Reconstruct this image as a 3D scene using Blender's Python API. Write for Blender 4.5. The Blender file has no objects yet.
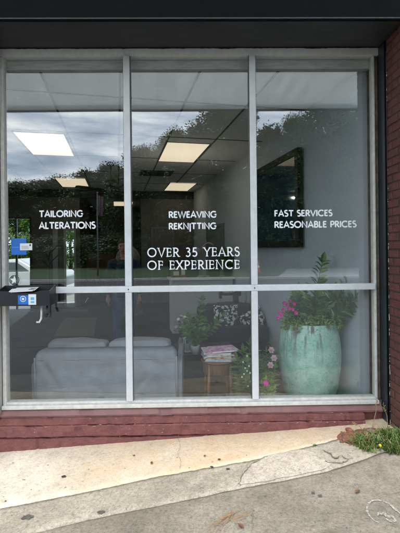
import bpy, bmesh, math, random
from mathutils import Vector, Matrix, Euler, noise as mnoise
random.seed(7)
PI = math.pi
scn = bpy.context.scene
COL = scn.collection
def R(d): return math.radians(d)

# ------------------------------------------------------------------ camera
F = 385.0; CX, CY = 200.0, 246.9          # focal length and principal point in pixels of a 400x533 frame
EYE = 1.83; CAMY = -3.5
_a, _b, _c = -0.01452, -0.00007, -0.01031
def cam_rot():
    ca, sa, cb, sb, cc, sc = math.cos(_a), math.sin(_a), math.cos(_b), math.sin(_b), math.cos(_c), math.sin(_c)
    B = Matrix(((1,0,0),(0,0,-1),(0,1,0)))
    Ya = Matrix(((ca,0,sa),(0,1,0),(-sa,0,ca))); P = Matrix(((1,0,0),(0,cb,-sb),(0,sb,cb))); Ro = Matrix(((cc,-sc,0),(sc,cc,0),(0,0,1)))
    return Ro @ P @ Ya @ B
RM = cam_rot(); RT = RM.transposed()
CAM = Vector((0, CAMY, EYE))
cd = bpy.data.cameras.new('camera'); cam = bpy.data.objects.new('camera', cd); COL.objects.link(cam); scn.camera = cam
cd.sensor_fit = 'VERTICAL'; cd.sensor_height = 36; cd.sensor_width = 27; cd.lens = F/533*36
cd.shift_x = 0.0; cd.shift_y = (CY-266.5)/533
cd.clip_start = .05; cd.clip_end = 1500
r0, r1, r2 = RM[0], RM[1], RM[2]
cam.matrix_world = Matrix(((r0[0],-r1[0],-r2[0],CAM.x),(r0[1],-r1[1],-r2[1],CAM.y),(r0[2],-r1[2],-r2[2],CAM.z),(0,0,0,1)))

def ray(px, py): return RT @ Vector(((px-CX)/F, (py-CY)/F, 1))
def at(px, py, Y):                       # the point seen at a pixel on the plane y = Y
    d = ray(px, py); return CAM + d*((Y-CAMY)/d.y)
def onz(px, py, z):
    d = ray(px, py); return CAM + d*((z-EYE)/d.z)
# the shop interior is turned against the front by TH; its frame has its origin below the camera
TH = R(11.3); CT, ST = math.cos(TH), math.sin(TH)
def I(xp, yp, z=0): return Vector((xp*CT - yp*ST, CAMY + xp*ST + yp*CT, z))
def iy(px, py, Yp):                      # on the interior plane Y' = Yp  -> (X', z)
    d = ray(px, py); dy = -ST*d.x + CT*d.y; t = Yp/dy
    return (CT*d.x + ST*d.y)*t, EYE + d.z*t
def ixw(px, py, Xp):                     # on the interior plane X' = Xp  -> (Y', z)
    d = ray(px, py); dx = CT*d.x + ST*d.y; t = Xp/dx
    return (-ST*d.x + CT*d.y)*t, EYE + d.z*t
FLOOR = 0.18; CEIL = 3.49; XW = 2.27; YB = 11.4
# sidewalk along the front: a plane rising to the right
_p0 = at(0, 451, -.075); _p1 = at(378, 421, -.075)
GB = (_p1.z-_p0.z)/(_p1.x-_p0.x); GA = _p0.z - GB*_p0.x
def gz(x, y):
    xx = max(-9, min(9, x)); s = 1.0 if y > -4 else max(0.0, 1-(-4-y)/10.0)
    return GA + (GB*xx)*s
def gp(px, py):
    d = ray(px, py); t = (GA + GB*CAM.x - CAM.z)/(d.z - GB*d.x); return CAM + d*t

# ------------------------------------------------------------------ materials
def node(nt, typ, **kw):
    n = nt.nodes.new(typ)
    for k, v in kw.items(): setattr(n, k, v)
    return n
def lk(nt, a, b): nt.links.new(a, b)
def ramp(nt, fac, stops):
    r = node(nt, 'ShaderNodeValToRGB'); e = r.color_ramp.elements
    while len(e) < len(stops): e.new(.5)
    for el, (p, c) in zip(e, stops): el.position = p; el.color = (*c, 1) if len(c) == 3 else c
    lk(nt, fac, r.inputs[0]); return r.outputs[0]
def nz(nt, scale, detail=4, rough=.6, vec=None, stretch=None, typ='Object'):
    n = node(nt, 'ShaderNodeTexNoise'); n.inputs['Scale'].default_value = scale; n.inputs['Detail'].default_value = detail; n.inputs['Roughness'].default_value = rough
    if vec is None:
        tc = node(nt, 'ShaderNodeTexCoord'); vec = tc.outputs[typ]
    if stretch:
        mp = node(nt, 'ShaderNodeMapping'); mp.inputs['Scale'].default_value = stretch; lk(nt, vec, mp.inputs[0]); vec = mp.outputs[0]
    lk(nt, vec, n.inputs['Vector']); return n
def mix(nt, fac, a, b, blend='MIX'):
    m = node(nt, 'ShaderNodeMix', data_type='RGBA', blend_type=blend)
    for s, v in ((m.inputs[0], fac), (m.inputs[6], a), (m.inputs[7], b)):
        if isinstance(v, (int, float)): s.default_value = v
        elif isinstance(v, tuple): s.default_value = (*v, 1) if len(v) == 3 else v
        else: lk(nt, v, s)
    return m.outputs[2]
MATS = {}
def mat(name, col, rough=.6, var=.25, scale=6, bump=.15, bscale=None, metal=0, spec=.5, col2=None, stretch=None, emit=None, trans=0):
    if name in MATS: return MATS[name]
    m = bpy.data.materials.new(name); m.use_nodes = True; nt = m.node_tree; b = nt.nodes['Principled BSDF']
    n = nz(nt, scale, 5, .6, stretch=stretch)
    c2 = col2 or tuple(max(0, c*(1-var)) for c in col); c1 = col if col2 else tuple(min(1, c*(1+var*.6)) for c in col)
    lk(nt, ramp(nt, n.outputs[0], [(.3, c2), (.7, c1)]), b.inputs['Base Color'])
    b.inputs['Roughness'].default_value = rough; b.inputs['Metallic'].default_value = metal; b.inputs['Specular IOR Level'].default_value = spec
    if bump:
        n2 = nz(nt, bscale or scale*6, 4, .65); bp = node(nt, 'ShaderNodeBump'); bp.inputs['Strength'].default_value = bump; bp.inputs['Distance'].default_value = .01
        lk(nt, n2.outputs[0], bp.inputs['Height']); lk(nt, bp.outputs[0], b.inputs['Normal'])
    if trans:
        b.inputs['Transmission Weight'].default_value = 0
    if emit:
        b.inputs['Emission Color'].default_value = (*emit[0], 1); b.inputs['Emission Strength'].default_value = emit[1]
    MATS[name] = m; return m

def leaf_mat(name, c1, c2, scale=3.0, rough=.45):
    m = bpy.data.materials.new(name); m.use_nodes = True; nt = m.node_tree; b = nt.nodes['Principled BSDF']
    n = nz(nt, scale, 4, .7)
    c = ramp(nt, n.outputs[0], [(.32, c1), (.68, c2)])
    g = node(nt, 'ShaderNodeNewGeometry')
    mr = node(nt, 'ShaderNodeMapRange'); mr.inputs[3].default_value = .65; mr.inputs[4].default_value = 1.35; lk(nt, g.outputs['Random Per Island'], mr.inputs[0])
    hs = node(nt, 'ShaderNodeHueSaturation'); lk(nt, mr.outputs[0], hs.inputs['Value']); lk(nt, c, hs.inputs['Color'])
    lk(nt, hs.outputs[0], b.inputs['Base Color']); b.inputs['Roughness'].default_value = rough
    tr = node(nt, 'ShaderNodeBsdfTranslucent'); lk(nt, hs.outputs[0], tr.inputs[0])
    ms = node(nt, 'ShaderNodeMixShader'); ms.inputs[0].default_value = .25
    lk(nt, b.outputs[0], ms.inputs[1]); lk(nt, tr.outputs[0], ms.inputs[2]); lk(nt, ms.outputs[0], nt.nodes['Material Output'].inputs[0])
    return m

# ------------------------------------------------------------------ mesh builder
class MB:
    def __init__(s): s.v = []; s.f = []; s.mi = []; s.cur = 0
    def add(s, vs, fs):
        o = len(s.v); s.v += [tuple(v) for v in vs]; s.f += [tuple(i+o for i in f) for f in fs]; s.mi += [s.cur]*len(fs); return s
    def box(s, x0, x1, y0, y1, z0, z1):
        x0, x1 = min(x0,x1), max(x0,x1); y0, y1 = min(y0,y1), max(y0,y1); z0, z1 = min(z0,z1), max(z0,z1)
        return s.add([(x0,y0,z0),(x1,y0,z0),(x1,y1,z0),(x0,y1,z0),(x0,y0,z1),(x1,y0,z1),(x1,y1,z1),(x0,y1,z1)],
                     [(0,3,2,1),(4,5,6,7),(0,1,5,4),(1,2,6,5),(2,3,7,6),(3,0,4,7)])
    def tube(s, pts, rad, seg=8, cap=True, sq=None):
        pts = [Vector(p) for p in pts]; n = len(pts)
        rs = rad if isinstance(rad, (list, tuple)) else [rad]*n
        vs = []; prev = None
        for i, p in enumerate(pts):
            t = (pts[min(i+1,n-1)] - pts[max(i-1,0)]).normalized()
            if prev is None:
                ref = Vector((0,0,1)) if abs(t.z) < .9 else Vector((1,0,0))
                a = t.cross(ref).normalized()
            else:
                a = (prev - t*prev.dot(t)).normalized()
            prev = a; b = t.cross(a)
            r = rs[i]; ra, rb = r if isinstance(r, (tuple, list)) else (r, r)
            for k in range(seg):
                q = 2*PI*k/seg; vs.append(p + a*math.cos(q)*ra + b*math.sin(q)*rb)
        fs = [(i*seg+k, i*seg+(k+1)%seg, (i+1)*seg+(k+1)%seg, (i+1)*seg+k) for i in range(n-1) for k in range(seg)]
        if cap: fs += [tuple(range(seg))[::-1], tuple((n-1)*seg+k for k in range(seg))]
        return s.add(vs, fs)
    def lathe(s, prof, c=(0,0,0), seg=32):
        vs = []; n = len(prof)
        for r, z in prof:
            for k in range(seg):
                q = 2*PI*k/seg; vs.append((c[0]+r*math.cos(q), c[1]+r*math.sin(q), c[2]+z))
        fs = [(i*seg+k, i*seg+(k+1)%seg, (i+1)*seg+(k+1)%seg, (i+1)*seg+k) for i in range(n-1) for k in range(seg)]
        return s.add(vs, fs)
    def ell(s, c, r, nu=20, nv=12, e=1.0, rot=None):
        c = Vector(c); vs = []; sg = lambda x, p: math.copysign(abs(x)**p, x)
        for j in range(nv+1):
            ph = -PI/2 + PI*j/nv
            for k in range(nu):
                q = 2*PI*k/nu
                v = Vector((r[0]*sg(math.cos(ph),e)*sg(math.cos(q),e), r[1]*sg(math.cos(ph),e)*sg(math.sin(q),e), r[2]*sg(math.sin(ph),e)))
                if rot: v = rot @ v
                vs.append(c+v)
        fs = [(j*nu+k, j*nu+(k+1)%nu, (j+1)*nu+(k+1)%nu, (j+1)*nu+k) for j in range(nv) for k in range(nu)]
        return s.add(vs, fs)
    def slab(s, poly, z0, z1):           # polygon of (x,y[,z]) extruded
        n = len(poly); zz = [(p[2] if len(p) > 2 else 0) for p in poly]
        vs = [(p[0],p[1],zz[i]+z0) for i, p in enumerate(poly)] + [(p[0],p[1],zz[i]+z1) for i, p in enumerate(poly)]
        return s.add(vs, [tuple(range(n))[::-1], tuple(range(n,2*n))] + [(i,(i+1)%n,n+(i+1)%n,n+i) for i in range(n)])
    def leaf(s, p, d, up, L, W, fold=.25, curl=.0):
        p = Vector(p); d = Vector(d).normalized(); sd = d.cross(Vector(up))
        if sd.length < 1e-3: sd = d.cross(Vector((1,0,0)))
        sd.normalize(); n = sd.cross(d)
        a = p + d*L*.3 + sd*W*.45 + n*W*fold; b = p + d*L*.3 - sd*W*.45 + n*W*fold
        a2 = p + d*L*.65 + sd*W*.42 + n*W*fold - n*L*curl*.3; b2 = p + d*L*.65 - sd*W*.42 + n*W*fold - n*L*curl*.3
        m1 = p + d*L*.3; m2 = p + d*L*.65 - n*L*curl*.3; t = p + d*L - n*L*curl
        return s.add([p, a, m1, b, a2, m2, b2, t], [(0,1,2),(0,2,3),(1,4,5,2),(2,5,6,3),(4,7,5),(5,7,6)])
    def petal(s, c, n, L, W, k=5, cup=.2):
        n = Vector(n).normalized(); a = n.orthogonal().normalized(); b = n.cross(a)
        for i in range(k):
            q = 2*PI*i/k + .2; d = a*math.cos(q) + b*math.sin(q)
            s.leaf(c, d + n*cup, n, L, W, .05)
        return s
    def build(s, name, mats, parent=None, smooth=False, loc=None, rz=0, bevel=0, sub=0, seg=2):
        me = bpy.data.meshes.new(name); me.from_pydata(s.v, [], s.f)
        for m in (mats if isinstance(mats, (list, tuple)) else [mats]): me.materials.append(m)
        if len(me.materials) > 1: me.polygons.foreach_set('material_index', s.mi)
        bm = bmesh.new(); bm.from_mesh(me); bmesh.ops.recalc_face_normals(bm, faces=bm.faces); bm.to_mesh(me); bm.free()
        if smooth: me.polygons.foreach_set('use_smooth', [True]*len(me.polygons))
        o = bpy.data.objects.new(name, me); COL.objects.link(o)
        if parent: o.parent = parent
        if loc is not None: o.location = loc
        o.rotation_euler.z = rz
        if bevel:
            b = o.modifiers.new('bevel', 'BEVEL'); b.width = bevel; b.segments = seg; b.limit_method = 'ANGLE'; b.angle_limit = R(35)
        if sub:
            b = o.modifiers.new('sub', 'SUBSURF'); b.levels = sub; b.render_levels = sub
        return o
def tag(o, label=None, cat=None, group=None, kind=None):
    if label: o['label'] = label
    if cat: o['category'] = cat
    if group: o['group'] = group
    if kind: o['kind'] = kind
    return o
def empty(name, loc, label, cat, group=None, rz=0):
    o = bpy.data.objects.new(name, None); COL.objects.link(o); o.location = loc; o.rotation_euler.z = rz; o.empty_display_size = .1
    return tag(o, label, cat, group)
def bake(o):                             # apply modifiers without operators
    bpy.context.view_layer.update()
    dg = bpy.context.evaluated_depsgraph_get()
    me = bpy.data.meshes.new_from_object(o.evaluated_get(dg)); old = o.data; o.modifiers.clear(); o.data = me; me.name = o.name
    return o
def remesh(o, vox, it=4):
    m = o.modifiers.new('r', 'REMESH'); m.mode = 'VOXEL'; m.voxel_size = vox; m.use_smooth_shade = True
    if it:
        s = o.modifiers.new('s', 'SMOOTH'); s.factor = .5; s.iterations = it
    bake(o); o.data.polygons.foreach_set('use_smooth', [True]*len(o.data.polygons)); return o

# ------------------------------------------------------------------ palette
frame_m = mat('silver_grey_metal', (.71,.715,.705), .38, .08, 14, .08, 90, metal=.1)
worn_m = mat('worn_white_paint', (.66,.64,.58), .6, .16, 26, .12, 110)
soffit_m = mat('dark_grey_soffit', (.052,.055,.057), .45, .3, 3, .2, 30, stretch=(1,3,3))
navy_m = mat('black_painted_steel', (.0022,.0035,.0052), .5, .35, 3, .1, 30, spec=.10)
post_m = mat('dark_blue_grey_steel', (.022,.028,.034), .35, .3, 4, .12, 40)
black_m = mat('black_plastic', (.018,.019,.022), .38, .2, 8, .06, 90)
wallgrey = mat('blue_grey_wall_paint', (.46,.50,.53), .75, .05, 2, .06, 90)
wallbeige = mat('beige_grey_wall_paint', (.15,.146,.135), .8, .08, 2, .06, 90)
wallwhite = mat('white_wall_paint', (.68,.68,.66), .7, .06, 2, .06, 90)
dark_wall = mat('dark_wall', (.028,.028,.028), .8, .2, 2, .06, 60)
ceil_m = mat('ceiling_tile', (.74,.74,.72), .9, .06, 40, .4, 220)
tbar_m = mat('ceiling_bar', (.13,.13,.125), .9, .05, 4, 0, spec=.05)
floor_m = mat('dark_brown_floor', (.036,.031,.027), .6, .45, 3, .15, 40, spec=.25)
wood_m = mat('brown_wood', (.19,.085,.035), .42, .4, 4, .12, 60, stretch=(6,6,1))
darkwood = mat('dark_wood', (.045,.03,.022), .4, .4, 4, .12, 60, stretch=(6,6,1))
white_m = mat('white_ceramic', (.72,.72,.70), .3, .05, 5, .03, 40)
paper_m = mat('white_paper', (.78,.78,.76), .6, .04, 5, .02, 40)
vinyl_m = mat('white_vinyl', (.90,.91,.90), .5, .03, 5, 0)
blue_m = mat('blue_print', (.02,.16,.55), .4, .15, 8, 0)
sofa_m = mat('grey_sofa_fabric', (.37,.38,.395), .92, .16, 5, .35, 300)
def _folds(m):
    nt = m.node_tree; b = nt.nodes['Principled BSDF']; old = b.inputs['Normal'].links[0].from_node
    n = nz(nt, 4.5, 3, .5, stretch=(1,1,1.6)); n.inputs['Distortion'].default_value = 1.2; bp = node(nt, 'ShaderNodeBump'); bp.inputs['Strength'].default_value = .30; bp.inputs['Distance'].default_value = .03; lk(nt, n.outputs[0], bp.inputs['Height']); lk(nt, bp.outputs[0], old.inputs['Normal'])
_folds(sofa_m)
char_m = mat('charcoal_fabric', (.035,.036,.042), .95, .2, 4, .4, 300)
stem_m = mat('green_stem', (.07,.13,.035), .5, .3, 20, .05)
zz_m = leaf_mat('glossy_dark_leaf', (.06,.15,.03), (.20,.37,.08), 7, .3)
lt_m = leaf_mat('pale_green_leaf', (.22,.36,.08), (.46,.60,.20), 9, .5)
yg_m = leaf_mat('yellow_green_leaf', (.16,.26,.03), (.32,.42,.07), 9, .45)
mid_m = leaf_mat('mid_green_leaf', (.06,.15,.03), (.15,.28,.06), 9, .45)
mag_m = mat('magenta_petal', (.75,.02,.36), .5, .2, 30, 0)
pink_m = mat('pale_pink_petal', (.62,.42,.46), .6, .15, 30, 0)
wht_m = mat('white_petal', (.75,.75,.70), .6, .05, 30, 0)
soil_m = mat('potting_soil', (.03,.02,.013), .95, .4, 30, .8, 80)
bark_m = mat('bark', (.07,.052,.038), .9, .4, 10, .9, 30, stretch=(3,3,.6))
skin_m = mat('skin', (.50,.27,.18), .5, .08, 12, .05, 120)
hair_m = mat('black_hair', (.010,.008,.007), .4, .3, 30, .5, 120, stretch=(3,3,.4))
polo_m = mat('navy_cotton', (.012,.022,.055), .85, .25, 6, .3, 260)
jean_m = mat('blue_denim', (.055,.10,.20), .85, .35, 7, .35, 280)
shoe_m = mat('dark_leather', (.02,.018,.016), .4, .2, 8, .1)
eye_m = mat('dark_eye', (.02,.015,.012), .15, .1, 8, 0)
lip_m = mat('lip', (.36,.13,.11), .45, .1, 20, 0)

def glass_material():
    m = bpy.data.materials.new('window_glass'); m.use_nodes = True; nt = m.node_tree; nt.nodes.clear()
    out = node(nt, 'ShaderNodeOutputMaterial'); lw = node(nt, 'ShaderNodeLayerWeight'); lw.inputs[0].default_value = .5
    p = node(nt, 'ShaderNodeMath', operation='POWER'); p.inputs[1].default_value = 5; lk(nt, lw.outputs['Facing'], p.inputs[0])
    ma = node(nt, 'ShaderNodeMath', operation='MULTIPLY_ADD'); ma.inputs[1].default_value = .88; ma.inputs[2].default_value = .10; lk(nt, p.outputs[0], ma.inputs[0])
    n = nz(nt, 1.3, 1, .4); bp = node(nt, 'ShaderNodeBump'); bp.inputs['Strength'].default_value = .02; bp.inputs['Distance'].default_value = .05; lk(nt, n.outputs[0], bp.inputs['Height'])
    tr = node(nt, 'ShaderNodeBsdfTransparent'); tr.inputs[0].default_value = (.975,.985,.98,1)
    gl = node(nt, 'ShaderNodeBsdfGlossy'); gl.inputs['Roughness'].default_value = 0; gl.inputs['Color'].default_value = (.97,.99,1,1); lk(nt, bp.outputs[0], gl.inputs['Normal'])
    ms = node(nt, 'ShaderNodeMixShader'); lk(nt, ma.outputs[0], ms.inputs[0]); lk(nt, tr.outputs[0], ms.inputs[1]); lk(nt, gl.outputs[0], ms.inputs[2])
    df = node(nt, 'ShaderNodeBsdfDiffuse'); df.inputs[0].default_value = (.7,.7,.68,1)        # thin film of dust
    dn = nz(nt, 9, 6, .75); dr = ramp(nt, dn.outputs[0], [(.5,(.0,)*3),(.8,(.007,)*3)])
    m2 = node(nt, 'ShaderNodeMixShader'); lk(nt, dr, m2.inputs[0]); lk(nt, ms.outputs[0], m2.inputs[1]); lk(nt, df.outputs[0], m2.inputs[2])
    lk(nt, m2.outputs[0], out.inputs[0]); return m
glass_m = glass_material()
def simple_glass():
    m = bpy.data.materials.new('clear_glass'); m.use_nodes = True; nt = m.node_tree; nt.nodes.clear()
    out = node(nt, 'ShaderNodeOutputMaterial'); tr = node(nt, 'ShaderNodeBsdfTransparent'); tr.inputs[0].default_value = (.9,.93,.92,1)
    gl = node(nt, 'ShaderNodeBsdfGlossy'); gl.inputs['Roughness'].default_value = 0
    ms = node(nt, 'ShaderNodeMixShader'); ms.inputs[0].default_value = .06; lk(nt, tr.outputs[0], ms.inputs[1]); lk(nt, gl.outputs[0], ms.inputs[2]); lk(nt, ms.outputs[0], out.inputs[0]); return m
clear_m = simple_glass()
def plain(name, col, rough, metal=0):
    m = bpy.data.materials.new(name); m.use_nodes = True; b = m.node_tree.nodes['Principled BSDF']
    b.inputs['Base Color'].default_value = (*col, 1); b.inputs['Roughness'].default_value = rough; b.inputs['Metallic'].default_value = metal; return m
screen_m = mat('dark_blue_screen', (.02,.055,.085), .05, .5, 2.2, 0, col2=(.006,.011,.018))
bezel_m = plain('matt_black_bezel', (.004,.004,.005), .5); bezel_m.node_tree.nodes['Principled BSDF'].inputs['Specular IOR Level'].default_value = .12
light_m = mat('lit_panel', (.8,.75,.65), .5, .02, 3, 0, emit=((1,.83,.60), .43))

# ------------------------------------------------------------------ concrete
def concrete(name, base, dark, stain=None, pits=.5, grit=140, smin=.45, agg=.5):
    m = bpy.data.materials.new(name); m.use_nodes = True; nt = m.node_tree; b = nt.nodes['Principled BSDF']
    big = nz(nt, 1.6, 6, .65); c = ramp(nt, big.outputs[0], [(.3, dark), (.62, base)])
    md = nz(nt, 9, 6, .7); c = mix(nt, .55, c, ramp(nt, md.outputs[0], [(.28,(.55,.53,.50)),(.5,(.92,.92,.92)),(.7,(1.08,1.08,1.08))]), 'MULTIPLY')
    md2 = nz(nt, 34, 5, .75); c = mix(nt, .6, c, ramp(nt, md2.outputs[0], [(.32,(.50,.48,.45)),(.47,(.95,.95,.95)),(.68,(1.12,1.12,1.12))]), 'MULTIPLY')
    fine = nz(nt, grit, 2, .6); c = mix(nt, .45, c, ramp(nt, fine.outputs[0], [(.30,(.50,.49,.47)),(.48,(1.0,1.0,1.0)),(.75,(1.2,1.2,1.2))]), 'MULTIPLY')
    st3 = nz(nt, 2.7, 7, .75, stretch=(1,1.5,1)); c = mix(nt, ramp(nt, st3.outputs[0], [(.56,(0,)*3),(.70,(.55,)*3)]), c, tuple(x*.62 for x in dark))
    if stain:
        scol, x0, x1 = stain
        tc = node(nt, 'ShaderNodeTexCoord'); sx = node(nt, 'ShaderNodeSeparateXYZ'); lk(nt, tc.outputs['Object'], sx.inputs[0])
        sn = nz(nt, 3.2, 8, .72, stretch=(1,1.8,1))
        fx = ramp(nt, sx.outputs[0], [(0,(0,0,0)),(1,(1,1,1))])
        mr = node(nt, 'ShaderNodeMapRange', interpolation_type='SMOOTHSTEP'); mr.inputs[1].default_value = x0; mr.inputs[2].default_value = x1; lk(nt, sx.outputs[0], mr.inputs[0])
        mm = node(nt, 'ShaderNodeMath', operation='MULTIPLY'); lk(nt, mr.outputs[0], mm.inputs[0])
        lk(nt, ramp(nt, sn.outputs[0], [(smin-.13,(.12,)*3),(smin+.2,(1,)*3)]), mm.inputs[1])
        c = mix(nt, mm.outputs[0], c, scol)
        sn2 = nz(nt, 4, 6, .75); c = mix(nt, ramp(nt, sn2.outputs[0], [(.62,(0,)*3),(.74,(.55,)*3)]), c, tuple(x*.62 for x in scol))
    ag = node(nt, 'ShaderNodeTexVoronoi'); ag.inputs['Scale'].default_value = 105; tca = node(nt, 'ShaderNodeTexCoord'); lk(nt, tca.outputs['Object'], ag.inputs['Vector']); sa = node(nt, 'ShaderNodeSeparateColor'); lk(nt, ag.outputs['Color'], sa.inputs[0])
    c = mix(nt, agg, c, ramp(nt, sa.outputs[0], [(.0,(.55,.53,.50)),(.35,(.95,.95,.95)),(.8,(1.05,1.05,1.05)),(1,(1.3,1.28,1.22))]), 'MULTIPLY')
    vo = node(nt, 'ShaderNodeTexVoronoi'); vo.inputs['Scale'].default_value = 26; tcv = node(nt, 'ShaderNodeTexCoord')
    vn = nz(nt, 7, 3, .6); dis = mix(nt, .12, tcv.outputs['Object'], vn.outputs['Color']); lk(nt, dis, vo.inputs['Vector'])
    msk = nz(nt, 2.4, 3, .6)
    pm = node(nt, 'ShaderNodeMath', operation='MULTIPLY'); lk(nt, ramp(nt, vo.outputs['Distance'], [(.07,(1,)*3),(.15,(0,)*3)]), pm.inputs[0]); lk(nt, ramp(nt, msk.outputs[0], [(.5,(0,)*3),(.62,(pits,)*3)]), pm.inputs[1])
    c = mix(nt, pm.outputs[0], c, (.06,.055,.05))
    lk(nt, c, b.inputs['Base Color']); b.inputs['Roughness'].default_value = .88; b.inputs['Specular IOR Level'].default_value = .3
    add = node(nt, 'ShaderNodeMath', operation='MULTIPLY_ADD'); add.inputs[1].default_value = .35; lk(nt, fine.outputs[0], add.inputs[0]); lk(nt, md.outputs[0], add.inputs[2])
    bp = node(nt, 'ShaderNodeBump'); bp.inputs['Strength'].default_value = .55; bp.inputs['Distance'].default_value = .012; lk(nt, add.outputs[0], bp.inputs['Height']); lk(nt, bp.outputs[0], b.inputs['Normal'])
    return m
apron_m = concrete('cream_stained_concrete', (.68,.60,.48), (.52,.445,.35), ((.57,.40,.245), -1.35, -.35), .5, 150, .48, .30)
band_m = concrete('pale_grey_concrete', (.43,.38,.30), (.27,.235,.18), None, .5, 120)
patch_m = concrete('tan_patch_concrete', (.52,.455,.37), (.38,.33,.27), None, .3, 120)
walk_m = concrete('grey_sidewalk_concrete', (.285,.252,.197), (.17,.148,.112), None, .3, 170)
fill_m = mat('joint_dirt', (.045,.04,.03), .95, .5, 40, .5, 90)
asphalt_m = mat('asphalt', (.05,.05,.05), .85, .3, 1.5, .5, 120)
kerb_m = mat('kerb_concrete', (.42,.41,.38), .85, .2, 3, .3, 60)
lawn_m = mat('lawn', (.032,.062,.017), .95, .4, 1.2, .8, 60)
drive_m = mat('pale_concrete', (.30,.29,.27), .85, .15, 1, .2, 40)
paint_m = mat('road_paint', (.62,.62,.58), .7, .2, 8, .1)
brick_paint = mat('maroon_painted_brick', (.215,.072,.062), .6, .3, 9, .9, 34, col2=(.125,.043,.039))
brick_cap = mat('faded_maroon_paint', (.25,.135,.125), .7, .2, 5, .4, 45, col2=(.19,.085,.078))
chip_m = mat('bare_mortar', (.45,.36,.26), .9, .3, 30, .4)
brick_side = mat('dark_red_brick', (.155,.052,.042), .75, .35, 18, .6, 60, col2=(.075,.027,.023))
mortar_m = mat('dark_mortar', (.062,.042,.036), .95, .3, 30, .4)

# ================================================================== THE SETTING: GROUND
def sheet(name, x0, x1, y0, y1, dx, dy, off, m, zf=gz):
    nx = max(1, round((x1-x0)/dx)); ny = max(1, round((y1-y0)/dy)); b = MB()
    vs = [(x0+(x1-x0)*i/nx, y0+(y1-y0)*j/ny) for j in range(ny+1) for i in range(nx+1)]
    b.add([(x, y, zf(x, y)+off) for x, y in vs], [(j*(nx+1)+i, j*(nx+1)+i+1, (j+1)*(nx+1)+i+1, (j+1)*(nx+1)+i) for j in range(ny) for i in range(nx)])
    return tag(b.build(name, m, smooth=True), kind='structure')
sheet('ground', -160, 160, -170, 160, 5, 5, -.30, lawn_m, lambda x, y: gz(x, min(y,-4)) if y < -4 else (gz(x, 0) if y < 1 else -.02))
def line(pts, n=40):                      # resample a polyline of pixels on the ground
    w = [gp(*p) for p in pts]; L = [0]
    for a, b in zip(w, w[1:]): L.append(L[-1] + (b-a).length)
    out = []
    for i in range(n+1):
        d = L[-1]*i/n; k = 0
        while k < len(w)-2 and L[k+1] < d: k += 1
        t = (d-L[k])/(L[k+1]-L[k]); p = w[k].lerp(w[k+1], t); out.append(p)
    return out
creamline = [(-260,566),(-60,523),(0,509),(50,499.5),(100,489.5),(149,478.5),(194,470.5),(250,461),(281,453),(312,446),(346,437),(380,430),(440,420)]
jointline = [(-260,603),(-60,556),(35,531.5),(100,516),(171,502),(200,496),(240,487),(280,480),(324,471),(356,461),(380,452),(440,436)]
def rough_line(pts, amp, seed):
    w = line(pts, 230)
    return [Vector((p.x, p.y + amp*(mnoise.noise(Vector((p.x*9, seed, 0))) + .5*mnoise.noise(Vector((p.x*31, seed, 3)))), 0)) for p in w]
cl = rough_line(creamline, .012, 1.0); jl = rough_line(jointline, .008, 2.0)
def strip(name, top, bot, m, off, ny=10, thick=.06, wav=.0012, dips=(0,0)):
    b = MB(); n = len(top); vs = []
    for j in range(ny+1):
        for i in range(n):
            p = top[i].lerp(bot[i], j/ny); h = wav*mnoise.noise(Vector((p.x*3, p.y*3, off*100)))
            e = -.006 if (j == 0 and dips[0]) or (j == ny and dips[1]) else 0
            vs.append((p.x, p.y, gz(p.x, p.y)+off+h+e))
    base = len(vs)
    fs = [(j*n+i, (j+1)*n+i, (j+1)*n+i+1, j*n+i+1) for j in range(ny) for i in range(n-1)]
    vs += [(top[i].x, top[i].y, gz(top[i].x, top[i].y)-thick) for i in range(n)] + [(bot[i].x, bot[i].y, gz(bot[i].x, bot[i].y)-thick) for i in range(n)]
    fs += [(i, i+1, base+i+1, base+i) for i in range(n-1)] + [(ny*n+i+1, ny*n+i, base+n+i, base+n+i+1) for i in range(n-1)]
    b.add(vs, fs); return tag(b.build(name, m, smooth=True), kind='structure')
wall_line = [Vector((p.x, -.03, 0)) for p in cl]
strip('apron', wall_line, cl, apron_m, .001)
strip('concrete_band', cl, [p + Vector((0,.0015,0)) for p in jl], band_m, .001, dips=(0,1))
SWE = -1.42
far = [Vector((p.x, SWE, 0)) for p in jl]
strip('sidewalk', [p + Vector((0,-.0045,0)) for p in jl], far, walk_m, -.002, 24, dips=(1,0))
sheet('sidewalk_bed', -14, 14, SWE, 0, .5, .4, -.011, fill_m)
sheet('sidewalk_end', -40, jl[0].x-.01, SWE, -.02, 1, 1, -.004, walk_m)
sheet('sidewalk_end', jl[-1].x+.01, 40, SWE, -.02, 1, 1, -.004, walk_m)
# tan repair patch lying in the band
pp = [gp(*p) for p in [(241,485),(243,472),(253,463),(268,456),(283,452.5),(300,450),(312,452),(318,458),(334,463),(322,470),(300,475),(280,478.5),(262,482)]]
b = MB(); cpt = sum(pp, Vector())/len(pp)
ring = []
for i in range(len(pp)):
    for t in (0,.2,.4,.6,.8): 
        q = pp[i].lerp(pp[(i+1)%len(pp)], t); q = q + (q-cpt)*(.07*mnoise.noise(q*9)+.05*mnoise.noise(q*31)); ring.append(q)
vs = [(cpt.x,cpt.y,gz(cpt.x,cpt.y)+.0045)] + [(p.x,p.y,gz(p.x,p.y)+.0033) for p in ring]; k = len(ring)
b.add(vs, [(0,1+i,1+(i+1)%k) for i in range(k)]); tag(b.build('pavement_patch', patch_m, smooth=True), kind='structure')
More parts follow.
